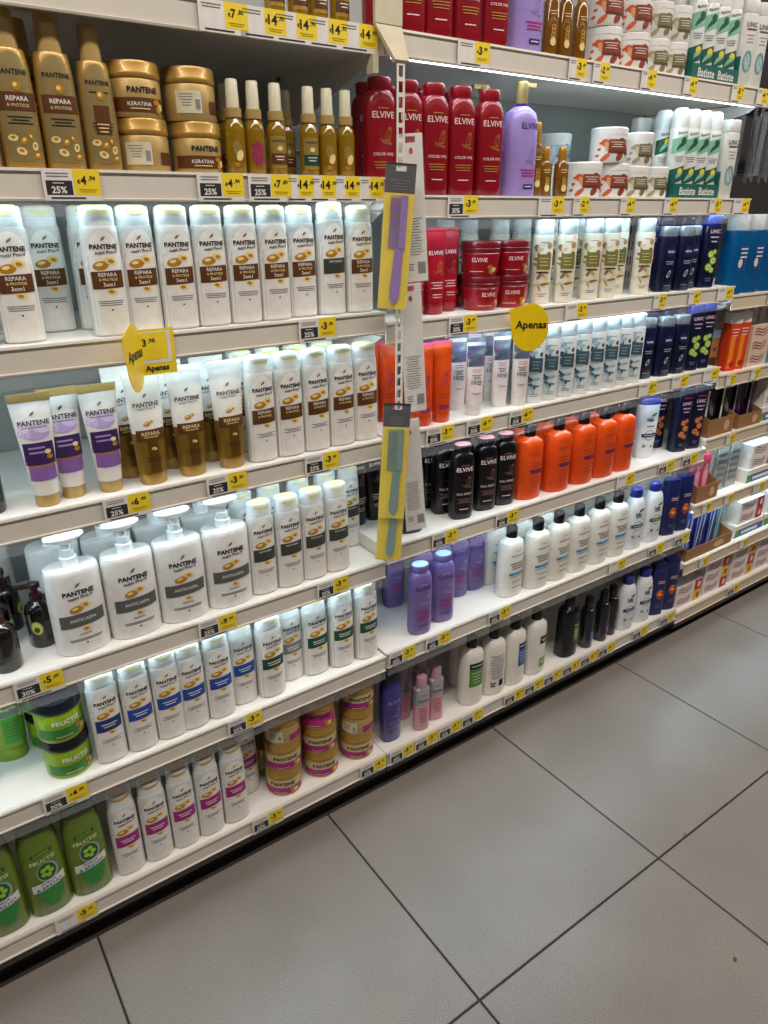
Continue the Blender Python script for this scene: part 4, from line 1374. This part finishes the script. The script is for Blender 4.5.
put('R7', 'viol', 'dark violet shampoo bottle by stacked jars', ((.05, .05),))
put('R7', 'pink', 'slim pink and grey bottle', ((.146, .033), (.207, .045)))
put('R7', 'pink', 'slim pink and grey bottle', ((.13, .1), (.2, .105)), row='back')
put('R7', 'r7green', 'white bottle, black cap, green label', ((.343, .046),))
put('R7', 'r7back', 'white bottle, black cap, turned to its printed back', ((.431, .044),))
put('R7', 'r7blue', 'white bottle, black cap, blue label', ((.519, .044),))
put('R7', 'r7corner', 'white bottle, black cap, black and green corner labels', ((.612, .044),))
put('R7', 'r7corner', 'white bottle with black cap', ((.38, .13), (.47, .13), (.56, .13), (.664, .115)), row='back')
put('R7', 'blkgreen', 'black bottle with green label', ((.772, .048),))
put('R7', 'slimb', 'slim black spray bottle, blue label', ((.862, .04),))
put('R7', 'slimp', 'slim black spray bottle, plum label', ((.937, .038), (.992, .045)))
put('R7', 'hsn', 'white bottle with blue cap, navy bar', ((1.06, .038), (1.155, .038)))
put('R7', 'bo', 'royal blue bottle with orange flower', ((1.234, .036), (1.305, .034)))

# ------------------------------------------------------------------ products, right bay
MWB = M('blue_mouthwash', '0a6fb4', .08, trans=.5, coat=.5)
MWG = M('green_mouthwash', '0c4a34', .08, trans=.4, coat=.5)


def art_mw(pr, h, a):
    pr.rect(-.1 * a, .8 * a, .3 * h, .62 * h, M('mouthwash_label', '1a4a86', .45), 0, 8, 2)
    pr.bars(.35 * a, .58 * h, a * .7, 3, .012, WHITE, .004)
    pr.ell(.1 * a, .4 * h, .008, .014, M('label_cream', 'd8d2c0', .5), 1, n=12)


K['mwb'] = k_straight(.235, .042, .03, MWB, FROST, .045, art_mw, e=3, capk=.8, name='mouthwash_bottle')
K['mwg'] = k_straight(.235, .042, .03, MWG, FROST, .045, art_mw, e=3, capk=.8, name='mouthwash_bottle')
put('T2', 'mwb', 'blue mouthwash bottle with white cap', ((1.378, .05), (1.468, .05), (1.558, .05)))
put('T2', 'mwg', 'green mouthwash bottle with white cap', ((1.65, .05), (1.75, .05)))

SW_R, SW_B = M('swoosh_red', 'c02030', .5), M('swoosh_blue', '3a4a8a', .5)


def art_carton(c1, c2):
    def f(pr, w_, h):
        for k in range(max(1, int(w_ / .11))):
            cx = -w_ / 2 + .055 + k * .11
            for q, (dz, mm) in enumerate(((.2, SW_R), (0, SW_B), (-.2, SW_R))):
                n = 10
                up_ = [(cx - .042 + .084 * i / n, h * (.5 + dz) + h * .1 * math.sin(i / n * 6.28 + .6) + h * .12 * (i / n - .5)) for i in range(n + 1)]
                pr.put(up_ + [(u, z_ + h * .075) for u, z_ in up_], [(i, i + 1, n + 2 + i, n + 1 + i) for i in range(n)], mm, 1)
        pr.rect(w_ * .22, w_ * .5, 0, h, M('carton_' + c1, c1, .5), 2, 2, 1)
        pr.ell(w_ * .38, h * .5, w_ * .06, h * .28, M('carton_' + c2, c2, .5), 3, n=12)
    return f


CARTW = M('carton_white', 'e8e2da', .5)
CARTC = M('carton_cream', 'd8c4ac', .5)
cartA = k_box(.165, .05, .046, CARTW, art_carton('e8c020', 'c02848'), 'toothpaste_carton')
cartB = k_box(.165, .05, .046, CARTW, art_carton('c02838', 'e8d8d0'), 'toothpaste_carton')
cartC = k_box(.165, .05, .046, CARTC, art_carton('3a8a9a', '6ab04a'), 'toothpaste_carton')


def art_orangecarton(pr, w_, h):
    pr.rect(-w_ * .35, w_ * .1, h * .05, h * .6, M('mango_print', 'f08a1a', .5), 1, 2, 2)
    pr.ell(w_ * .1, h * .12, w_ * .25, w_ * .25, M('fruit_red', 'b81c1c', .5), 2, n=12)
    pr.bars(0, h * .72, w_ * .7, 3, .01, WHITE, .003, 2)


cartO = k_box(.042, .035, .19, M('carton_redorange', 'd8401a', .45), art_orangecarton, 'toothpaste_carton', top=CARTW)


def art_ac(pr, w_, h):
    pr.text('AC', .1 * w_, h * .55, w_ * .5, INK, 1, .02)
    pr.rect(-w_ * .4, w_ * .4, h * .1, h * .35, M('dark_brown_print', '4a2818', .5), 1, 2, 1)


cartK = k_box(.05, .04, .135, M('kraft_brown', 'a8703a', .6), art_ac, 'toothpaste_carton', top=M('sky_top', '8ac8e0', .5))
put('T3', cartK, 'brown carton with sky blue top', ((1.37, .075),))
put('T3', cartO, 'red orange carton with white top', ((1.365, .15),), row='back')
put('T3', cartO, 'red orange carton with white top', ((1.432, .04, -14), (1.486, .04, -14)))
for j, lv in enumerate(('lowest', 'middle', 'topmost')):
    put('T3', cartC, 'cream carton with red swoosh', ((1.612, .045, 0), (1.80, .045, 0)), z=.0462 * j, level=lv + ' of stack')
cartP = k_box(.04, .035, .19, CARTW, lambda pr, w_, h: pr.rect(-w_ * .5, w_ * .5, h * .45, h * .62, M('purple_print', '8a2a86', .5), 1, 2, 1, slant=.006), 'toothpaste_carton')
put('T3', cartP, 'white carton with purple stripe', [(1.53 + i * .055, .13) for i in range(7)], row='back')


def kraft_tray(x0, w_, shelf_, h, lab, d=.11):
    KR = M('kraft_board', '9a6f44', .7, bump=.1)
    b = MB()
    b.box(0, w_, 0, .002, 0, h, KR)
    b.box(0, w_, d - .002, d, 0, h * 1.8, KR)
    for xx in (0, w_ - .002):
        b.add([(xx, .002, 0), (xx, d - .002, 0), (xx, d - .002, h * 1.8), (xx, .002, h), (xx + .002, .002, 0), (xx + .002, d - .002, 0), (xx + .002, d - .002, h * 1.8), (xx + .002, .002, h)],
              [(0, 3, 2, 1), (4, 5, 6, 7), (0, 1, 5, 4), (1, 2, 6, 5), (2, 3, 7, 6), (3, 0, 4, 7)], KR)
    b.box(.002, w_ - .002, .002, d - .002, 0, .0015, KR)
    c = MB()
    c.rounded = None
    pr = Print(None)
    pr.ell(w_ * .7, h * .5, w_ * .12, h * .3, M('kraft_spot', 'd0a880', .6), 1, n=14)
    k = Kind('display_tray', 'tray', [('tray_carton', b.build('tray_carton', 0), None, None), ('front_print', pr.build('front_print'), 0, None)])
    tag(spawn(k, (x0, .012, Z[shelf_])), lab, 'tray', 'kraft display trays')


kraft_tray(1.352, .15, 'T4', .062, 'brown kraft tray beside navy bottles, right bay, white-edged dark packs inside')
kraft_tray(1.535, .15, 'T4', .05, 'brown kraft tray with dark purple packs, right bay')
kraft_tray(1.352, .13, 'T5', .06, 'brown kraft tray holding pink pouches, right bay')
kraft_tray(1.352, .30, 'T6', .045, 'long low kraft tray holding blue toothbrush packs, right bay')
PLUM = M('plum_pack', '2a1436', .35, coat=.3)


def art_pack(pr, w_, h):
    pr.rect(-w_ * .5, -w_ * .38, 0, h, M('pack_edge_grey', 'c8c4c8', .5), 1, 1, 1)
    pr.ell(w_ * .15, h * .55, w_ * .1, h * .3, M('pack_mauve', '6a4a6a', .4), 1, rot=.2, n=14)


pk = k_box(.04, .014, .182, PLUM, art_pack, 'toothbrush_pack', 'pack')
put('T4', pk, 'dark purple toothbrush pack in kraft tray', [(1.562 + i * .046, .05 + .012 * (i % 2)) for i in range(3)], z=.0016)
put('T4', pk, 'dark purple toothbrush pack', [(1.562 + i * .046, .1) for i in range(3)], z=.0016, row='back')
pkB = k_box(.045, .016, .155, M('black_pack', '1a1a1e', .4), lambda pr, w_, h: (pr.rect(-w_ * .5, -w_ * .3, 0, h, CARTW, 1, 1, 1), pr.rect(-w_ * .3, w_ * .5, 0, h * .16, CARTW, 1, 1, 1), pr.ell(w_ * .1, h * .6, w_ * .2, h * .2, GREYINK, 1, n=12, rot=.4)), 'toothbrush_pack', 'pack')
put('T4', pkB, 'black and white pack in kraft tray', [(1.381 + i * .046, .045 + .02 * (i % 2), -6) for i in range(3)], z=.0016)
put('T4', pkB, 'black and white pack', [(1.381 + i * .046, .1) for i in range(3)], z=.0016, row='back')
PINKP = k_box(.045, .02, .16, M('pink_pouch', 'd84a6a', .4), lambda pr, w_, h: pr.ell(0, h * .5, w_ * .3, h * .3, M('pale_pink', 'f0a8b8', .5), 1, n=14), 'cotton_pouch', 'pouch')
put('T5', PINKP, 'pink pouch standing in kraft tray', [(1.38 + i * .05, .05) for i in range(2)], z=.0016)


def art_blister(pr, w_, h):
    for i in range(5):
        pr.rect(-w_ * .4, w_ * .4, h * (.15 + .13 * i), h * (.2 + .13 * i), GREYINK, 1, 2, 1)
    pr.rect(-w_ * .5, -w_ * .42, 0, h, M('pale_teal', '9ac0c4', .4), 2, 1, 1)


BLI = k_box(.07, .012, .2, M('grey_clear_pack', 'b4b4ae', .25, trans=.3), art_blister, 'floss_pack', 'pack')
put('T5', BLI, 'clear grey blister pack on edge', [(1.535, .05), (1.62, .05)])


def art_bluecart(pr, w_, h):
    pr.rect(-w_ * .5, w_ * .5, 0, h * .6, M('carton_blue', '2a5aa0', .5), 1, 4, 1)
    pr.rect(-w_ * .5, -w_ * .36, 0, h * .6, M('carton_leaf', '4a9a3a', .5), 2, 1, 1)
    pr.bars(.0, h * .3, w_ * .6, 1, .01, WHITE, .012, 2)


cartBl = k_box(.2, .06, .05, CARTW, art_bluecart, 'toothpaste_carton')
for sh in ('T4', 'T5', 'T6'):
    for j, lv in enumerate(('lower', 'upper', 'topmost')):
        put(sh, cartBl if j == 0 else cartB, 'white carton with ' + ('blue green edge' if j == 0 else 'red swoosh'), ((1.79, .05, 0), (2.0, .05, 0)), z=.0504 * (j > 0) + .0464 * max(0, j - 1), level=lv)
pkT = lambda m: k_box(.036, .012, .17, m, lambda pr, w_, h: (pr.ell(0, h * .5, w_ * .12, h * .4, M('brush_white', 'c8d4e4', .4), 1, n=14, rot=-.1), pr.rect(-w_ * .5, -w_ * .42, 0, h, M('pack_edge_grey', 'c8c4c8', .5), 1, 1, 1)), 'toothbrush_pack', 'pack')
put('T6', pkT(M('brush_pack_blue', '1c2f8a', .3, coat=.3)), 'blue toothbrush pack in kraft tray', [(1.38 + i * .042, .05 + .01 * (i % 2)) for i in range(5)], z=.0016)
put('T6', pkT(M('brush_pack_teal', '14888e', .3, coat=.3)), 'teal toothbrush pack in kraft tray', [(1.592 + i * .038, .05) for i in range(1)], z=.0016)
for n_, x in enumerate((1.43, 1.61, 1.80, 1.98)):
    for j, lv in enumerate(('lowest', 'middle', 'topmost')):
        if n_ == 0 and j == 2:
            continue
        put('T7', cartA if (n_ + j) % 2 == 0 else cartB, 'striped white toothpaste carton', ((x, .045, 0),), z=.0462 * j, level=lv + ' of stack')

# hanging hair accessories, upper right bay
HB = M('black_bar', '161616', .4)
b = MB()
b.box(1.335, 2.6, .245, .26, 1.775, 1.80, HB)
b.box(1.335, 1.347, .26, DEPTH + .012, 1.775, 1.80, HB)
b.box(2.588, 2.6, .26, DEPTH + .012, 1.775, 1.80, HB)
bar = Kind('hanging_bar', 'bar', [('crossbar', b.build('crossbar', 0), None, None)])
hk = []
for i in range(5):
    x = 1.42 + i * .085
    b = MB()
    b.box(x - .003, x + .003, .05, .245, 1.784, 1.790, HB)
    b.box(x - .003, x + .003, .05, .054, 1.790, 1.802, HB)
    bar.parts.append(('hook', b.build('hook', 0), None, None))
o = spawn(bar, (0, 0, 0))
tag(o, 'black metal hanging bar with hooks above the mouthwash', 'bar')
GC = clear_mat('smoky_clear_pack', 'aab0b8', .3, .12)


def k_hang(brush):
    b = MB()
    b.box(-.027, .027, 0, .0015, -.215, 0, GC)
    c = MB()
    c.loft(P((-.2, .022, .008, 3), (-.03, .022, .008, 3)), GC, 16, oy=-.009)
    parts = [('backing_card', b.build('backing_card', 0), None, None), ('blister', c.build('blister'), None, None)]
    d = MB()
    d.loft(P((-.195, .007, .004, 2), (-.135, .010, .005, 2), (-.115, .019, .006, 2), (-.07, .021, .0065, 2), (-.04, .014, .005, 2)), brush, 16, oy=-.009)
    parts.append(('hair_brush', d.build('hair_brush'), None, None))
    return Kind('hanging_brush_pack', 'pack', parts)


hb1, hb2, hb3 = k_hang(M('brush_blue_violet', '2f4aa8', .3)), k_hang(M('brush_violet', '5a3a8a', .3)), k_hang(M('brush_grey', '6a6a74', .3))
for i, (x, kk, d) in enumerate(((1.42, hb3, 'smoky'), (1.505, hb3, 'smoky'), (1.59, hb1, 'blue'), (1.675, hb2, 'violet'), (1.76, hb3, 'smoky'))):
    for j, y in enumerate((.06, .13)):
        o = spawn(kk if j == 0 else hb3, (x, y, 1.783), R(-48 if d in ('blue', 'violet') and j == 0 else 22))
        tag(o, f'clear {d if j == 0 else "grey"} hair brush pack hanging {"in front" if j == 0 else "behind"}, {ORD[i]} hook from left', 'pack', 'hanging brush packs')

# ------------------------------------------------------------------ price tags
TAGDARK = M('tag_charcoal', '2b2a33', .5)
TCACHE = {}


def k_tag(price, disc, wide=True):
    key = (price, disc, wide)
    if key in TCACHE:
        return TCACHE[key]
    h = .043
    x0, x1 = (-.046, .038) if wide else (-.028, .028)
    xs = -.002 if wide else -.004
    b = MB()
    b.box(x0, x1, -.001, 0, -.044, 0, WHITE)
    parts = [('card', b.build('card', 0), None, None)]
    pr = Print(None, .0012)
    pr.rect(xs, x1, -.036, .0, YELLOW, 0, 1, 1)
    parts.append(('price_panel', pr.build('price_panel'), 0, None))
    if disc:
        pr = Print(None, .0012)
        pr.rect(x0 + .004, xs - .002, -.036, -.016, TAGDARK, 0, 1, 1)
        parts.append(('discount_block', pr.build('discount_block'), 0, None))
    pr = Print(None, .0018)
    whole, cents = price.split(',')
    cx = (xs + x1) / 2
    big = .0105 * len(whole) * .8
    pr.text(whole, cx - .005, -.015, big, INK, 0, .03, maxh=.014)
    pr.text('€', cx - .008 - big / 2, -.017, .0045, INK, 0, .02)
    pr.text(',' + cents, cx + .0035 + big / 2, -.0125, .010, INK, 0, .02)
    pr.bars(cx, -.028, (x1 - xs) * .7, 2, .003, M('ochre_ink', 'b89a20', .5), .0009, 0)
    if disc:
        pr.text(disc, (x0 + xs) / 2, -.029, .022 if len(disc) > 2 else .015, WHITE, 0, .03)
        pr.bars((x0 + xs) / 2, -.0195, .016, 1, .003, WHITE, .0012, 0)
    pr.bars((x0 + xs) / 2, -.006, (xs - x0) * .75, 2, .004, GREYINK, .001, 0)
    pr.bars((x0 + x1) / 2 - .008, -.040, (x1 - x0) * .6, 1, .003, INK, .0018, 0)
    parts.append(('lettering', pr.build('lettering'), 0, None))
    TCACHE[key] = Kind('price_tag', 'price tag', parts)
    return TCACHE[key]


TAGS = {
    'L1': [(-.315, '7,80', None), (-.245, '14,90', None), (-.185, '14,90', None), (-.122, '14,90', None), (-.058, '14,90', None)],
    'L2': [(-.585, '4,94', '25%'), (-.343, '4,94', '25%'), (-.25, '7,80', '25%'), (-.193, '14,90', 0), (-.145, '14,90', 0), (-.092, '14,90', 0), (-.036, '14,90', 0)],
    'L3': [(-.164, '3,90', '25%')],
    'L4': [(-0.577, '6,90', '25%'), (-0.382, '3,90', '25%'), (-0.165, '3,90', '25%')],
    'L5': [(-0.781, '5,09', '30%'), (-0.432, '9,90', '25%'), (-0.149, '3,90', '25%')],
    'L6': [(-0.780, '4,89', '30%'), (-0.392, '3,90', '25%')],
    'L7': [(-0.812, '5,99', None), (-0.358, '3,90', '25%'), (-0.042, '4,90', '25%')],
    'R1': [(.217, '3,99', None), (.519, '3,49', 0), (.600, '2,99', 0), (.773, '4,99', 0), (.944, '4,99', 0), (1.16, '5,99', 0), (1.285, '4,49', 0)],
    'R2': [(.203, '3,99', '30%'), (.475, '3,49', None), (.575, '2,99', 0), (.751, '4,99', 0), (.932, '4,99', 0), (1.143, '5,99', 0), (1.28, '4,49', '')],
    'R3': [(.217, '3,99', '30%'), (.600, '2,99', None), (.945, '3,49', 0), (1.112, '4,49', 0), (1.278, '4,49', '')],
    'R4': [(.159, '3,99', '30%'), (.285, '6,49', '30%'), (.428, '6,49', '30%'), (.951, '3,49', None), (1.112, '4,49', None), (1.278, '4,49', '')],
    'R5': [(.185, '3,99', '30%'), (.403, '3,99', '30%'), (.905, '4,99', None), (1.112, '4,49', '30%'), (1.243, '4,49', '30%')],
    'R6': [(.052, '3,99', '30%'), (.173, '3,99', '30%'), (.399, '3,99', '30%'), (.925, '4,99', None), (1.13, '4,49', '30%'), (1.278, '4,49', '30%')],
    'R7': [(.055, '3,99', '30%'), (.142, '3,99', '30%'), (.229, '4,99', '30%'), (.316, '7,99', '30%'), (.488, '6,49', '30%'), (.575, '6,49', '30%'), (.662, '6,49', '30%'), (.75, '6,49', '30%'), (.838, '6,49', '30%'), (.930, '6,49', '30%'), (1.115, '4,49', '30%'), (1.272, '4,49', '30%')],
    'T2': [(1.56, '2,99', 0), (1.70, '2,99', 0)], 'T3': [(1.40, '2,49', 0), (1.55, '2,49', 0), (1.72, '3,49', 0)], 'T4': [(1.47, '4,99', 0), (1.75, '4,99', 0)], 'T5': [(1.40, '1,99', 0), (1.54, '2,49', 0), (1.75, '2,49', '')],
    'T6': [(1.45, '2,99', 0), (1.72, '2,49', 0)], 'T7': [(1.72, '1,99', '30%')],
}
for sh, lst in TAGS.items():
    for i, (x, pr_, disc) in enumerate(lst):
        wide = disc != 0
        o = spawn(k_tag(pr_, disc or None, wide), (x, -.0058, Z[sh] + .0005))
        where = (BAY[sh[0]] + SHELFNAME[sh[1]])
        what = 'price tag with dark discount block' if disc else ('white and yellow price tag' if wide else 'small yellow price tag')
        tag(o, f'{what}, {ORD[i]} from left, {where}', 'price tag', 'price tags on ' + where)
flush_labels()

# framed promotional tag and round wobblers
WY = M('wobbler_yellow', 'f2cc10', .4)
b = MB()
b.box(-.005, .075, -.002, 0, -.066, .012, YELLOW)
pr = Print(None, .0024)
pr.rect(.0, .068, -.046, .008, WHITE, 0, 1, 1)
pr.rect(.002, .062, -.04, .006, YELLOW, 1, 1, 1)
pr.text('3', .022, -.010, .007, INK, 2, .03)
pr.text('€', .013, -.011, .0045, INK, 2, .02)
pr.text(',98', .035, -.008, .012, INK, 2, .02)
pr.text('Apenas', .04, -.056, .042, INK, 1, .03)
k = Kind('promotion_tag', 'price tag', [('frame', b.build('frame', 0), None, None), ('lettering', pr.build('lettering'), 0, None)])
tag(spawn(k, (-.535, -.006, Z['L3'] - .002)), 'yellow framed promotional price tag below brown banded shampoo bottles', 'price tag')


def wobbler(loc, rot, label):
    n = 28
    rx, rz = .046, .056
    pts = []
    for i in range(n):
        t = 2 * math.pi * i / n
        x, z = rx * math.cos(t), rz * math.sin(t)
        pts.append((x, z))
    vs = [(x, -.0006, z) for x, z in pts] + [(x, .0006, z) for x, z in pts]
    fs = [tuple(range(n)), tuple(reversed(range(n, 2 * n)))] + [(i, n + i, n + (i + 1) % n, (i + 1) % n) for i in range(n)]
    b = MB()
    b.add(vs, fs, WY)
    # squared upper corner
    c0, c1, c2 = (-.046, .0), (-.052, .042), (-.004, .056)
    b.add([(c0[0], -.0005, c0[1]), (0, -.0005, 0), (c2[0], -.0005, c2[1]), (c1[0], -.0005, c1[1]), (c0[0], .0005, c0[1]), (0, .0005, 0), (c2[0], .0005, c2[1]), (c1[0], .0005, c1[1])],
          [(0, 1, 2, 3), (7, 6, 5, 4), (3, 7, 4, 0), (2, 6, 7, 3)], WY)
    pr = Print(None, .0011)
    pr.text('Apenas', .002, .004, .076, INK, 0, .03)
    s = MB()
    ca, sa = math.cos(-rot), math.sin(-rot)
    L_ = abs(loc[1]) - .006
    # clear arm back to the rail, in local axes
    vsl = []
    for dx, dy in ((0, 0), (0, L_)):
        for zz in (-.004, .004):
            for ww in (-.0006, .0006):
                wx, wy = dx + ww, dy + .0008
                vsl.append((wx * ca - wy * sa, wx * sa + wy * ca, zz + .02))
    s.add(vsl, [(0, 1, 3, 2), (4, 6, 7, 5), (0, 4, 5, 1), (2, 3, 7, 6), (0, 2, 6, 4), (1, 5, 7, 3)], CLEAR)
    k = Kind('shelf_wobbler', 'sign', [('disc', b.build('disc', 0), None, None), ('lettering', pr.build('lettering'), 0, None), ('clear_arm', s.build('clear_arm', 0), None, None)])
    o = spawn(k, loc, rot)
    tag(o, label, 'sign', 'yellow shelf wobblers')


wobbler((-.545, -.055, 1.266), R(56), 'yellow oval shelf wobbler seen edge-on, beside framed promotional tag')
wobbler((.395, -.04, 1.232), R(-30), 'yellow round shelf wobbler facing viewer, below dark red jars')

# ------------------------------------------------------------------ clip strip with comb packs
STR = M('strip_white', 'e4e0d6', .4)
b = MB()
X0, Y0 = .004, -.045
b.box(X0 - .009, X0 - .005, Y0 - .001, Y0 + .001, .76, 1.745, STR)
b.box(X0 + .005, X0 + .009, Y0 - .001, Y0 + .001, .76, 1.745, STR)
for i in range(40):
    z = .765 + i * .0248
    b.box(X0 - .005, X0 + .005, Y0 - .001, Y0 + .001, z, z + .007, STR)
c = MB()
BGE = M('beige_clip', 'd4cbb0', .45)
c.add([(-.03, -.012, 1.80), (.03, -.012, 1.80), (.02, -.05, 1.74), (-.012, -.05, 1.74), (-.03, -.006, 1.80), (.03, -.006, 1.80), (.02, -.044, 1.735), (-.012, -.044, 1.735)],
      [(0, 3, 2, 1), (4, 5, 6, 7), (0, 1, 5, 4), (1, 2, 6, 5), (2, 3, 7, 6), (3, 0, 4, 7)], BGE)
c.box(-.03, .03, -.014, -.0065, 1.80, 1.845, BGE)
c.box(-.034, -.022, -.012, .01, 1.722, 1.752, BGE)
k = Kind('clip_strip', 'strip', [('ladder_strip', b.build('ladder_strip', 0), None, None), ('clip_bracket', c.build('clip_bracket', 0), None, 'beige clip at the top')])
tag(spawn(k, (0, 0, 0)), 'white plastic ladder clip strip hanging between the left and middle bays', 'strip')


def k_comb(comb_m, h=.265, w_=.057):
    b = MB()
    b.box(-w_ / 2, w_ / 2, 0, .001, -h, -.052, YELLOW)
    hd = MB()
    HD = M('header_charcoal', '3a393c', .5)
    hd.box(-w_ / 2, w_ / 2, 0, .0012, -.052, -.014, HD)
    hd.box(-w_ / 2, -.01, 0, .0012, -.014, 0, HD)
    hd.box(.01, w_ / 2, 0, .0012, -.014, 0, HD)
    hd.box(-.01, .01, 0, .0012, -.005, 0, HD)
    pr = Print(None, .0008)
    pr.bars(0, -.03, .034, 4, .005, GREYINK, .0016, 0)
    lp = pr.build('header_print')
    c = MB()
    n = 10
    # handle: tapered, rounded, curving to the right of the card
    pts = []
    for i in range(n + 1):
        t = i / n
        z = -.255 + .105 * t
        hw = .0108 * math.sqrt(max(.05, 1 - (1 - min(1, t * 4)) ** 2)) * (1 - .25 * t)
        pts.append((.002 + .004 * t, z, hw))
    for i in range(n):
        (ca_, za, ha), (cb_, zb_, hb_) = pts[i], pts[i + 1]
        c.add([(ca_ - ha, -.0055, za), (ca_ + ha, -.0055, za), (cb_ + hb_, -.0055, zb_), (cb_ - hb_, -.0055, zb_), (ca_ - ha, -.002, za), (ca_ + ha, -.002, za), (cb_ + hb_, -.002, zb_), (cb_ - hb_, -.002, zb_)],
              [(0, 1, 2, 3), (7, 6, 5, 4), (0, 4, 5, 1), (2, 6, 7, 3), (1, 5, 6, 2), (3, 7, 4, 0)], comb_m)
    c.box(.004, .017, -.0055, -.002, -.152, -.055, comb_m)
    t_ = MB()
    for i in range(30):
        z = -.148 + i * .0031
        t_.box(-.016, .004, -.0048, -.0028, z, z + .0017, comb_m)
    s = MB()
    s.box(-w_ / 2 - .001, w_ / 2 + .001, -.0075, -.007, -h - .002, -.004, FILM)
    s.box(-w_ / 2 - .001, w_ / 2 + .001, .0018, .0022, -h - .002, -.004, FILM)
    return Kind('comb_pack', 'comb pack', [('backing_card', b.build('backing_card', 0), None, 'yellow backing card'), ('header_card', hd.build('header_card', 0), None, 'charcoal header card'), ('comb', c.build('comb', 40), None, None), ('comb_teeth', t_.build('comb_teeth', 0), 2, None), ('clear_sleeve', s.build('clear_sleeve', 0), None, None), ('header_print', lp, 1, None)])


def k_back(h=.27, w_=.049):
    b = MB()
    WB = M('pack_back_white', 'e4e0da', .45)
    b.box(-w_ / 2, w_ / 2, 0, .0012, -h, -.016, WB)
    b.box(-w_ / 2, -.01, 0, .0012, -.016, 0, WB)
    b.box(.01, w_ / 2, 0, .0012, -.016, 0, WB)
    b.box(-.01, .01, 0, .0012, -.005, 0, WB)
    pr = Print(None, .0006)
    pr.ell(0, -.03, .004, .006, M('red_mark', 'b03038', .5), 0, n=12)
    pr.bars(-.002, -.15, .036, 14, .0052, GREYINK, .0013, 0)
    for i in range(12):
        pr.rect(.004 + i * .0014, .0047 + i * .0014, -.255, -.232, INK, 0, 1, 1)
    pr.bars(-.012, -.236, .014, 3, .005, GREYINK, .002, 0)
    s = MB()
    s.box(-w_ / 2 - .001, w_ / 2 + .001, -.0022, -.0018, -h - .003, -.003, FILM)
    return Kind('comb_pack', 'comb pack', [('card_back', b.build('card_back', 0), None, 'pale printed back of the card'), ('back_print', pr.build('back_print'), 0, None), ('clear_sleeve', s.build('clear_sleeve', 0), None, None)])


cp, cg, kb = k_comb(M('lilac_comb', '9a74b8', .35)), k_comb(M('sage_comb', '7a9a90', .35)), k_back()
for kk, loc, rz, ry, lab in (
        (cp, (-.008, -.066, 1.572), -34, 4, 'comb pack with lilac comb on yellow card, upper clip strip'),
        (cg, (-.016, -.068, 1.115), -34, 3, 'comb pack with sage green comb, charcoal header showing'),
        (cg, (-.014, -.054, 1.004), -34, 3, 'comb pack with sage green handle showing below another pack'),
        (kb, (.030, -.040, 1.625), -18, -4, 'pale back of hanging comb pack beside red bottles, topmost'),
        (kb, (.033, -.040, 1.352), -18, -4, 'pale back of hanging comb pack beside orange tubes'),
        (kb, (.034, -.040, 1.065), -18, -5, 'pale back of hanging comb pack beside black bottles, lowest')):
    o = spawn(kk, loc, R(rz))
    o.rotation_euler = (0, R(ry), R(rz))
    tag(o, lab, 'comb pack', 'comb packs on the clip strip')

# ------------------------------------------------------------------ crumbs on the floor
for (x, y, s_, c_, lab) in ((.534, -.584, .005, '8a4a20', 'tiny brown crumb on floor tile near tile joint'), (.323, -.844, .006, '7a3a1c', 'brown crumb on nearest floor tile at right'), (.241, -.507, .002, '3a3430', 'dark speck on floor tile in the middle')):
    b = MB()
    rnd = random.Random(int(s_ * 1e4))
    b.loft([(0, s_ * .8, s_ * .5, 2), (s_ * .25, s_ * 1.0, s_ * .62, 2.2), (s_ * .5, s_ * .6, s_ * .4, 2)], M('crumb_' + c_, c_, .7), 9)
    me = b.build('crumb', 0)
    for v in me.vertices:
        v.co.x *= rnd.uniform(.75, 1.2)
        v.co.y *= rnd.uniform(.75, 1.2)
    o = bpy.data.objects.new('crumb', me)
    COL.objects.link(o)
    o.location = (x, y, .0002)
    o.rotation_euler[2] = .6
    tag(o, lab, 'crumb', 'crumbs on the floor')
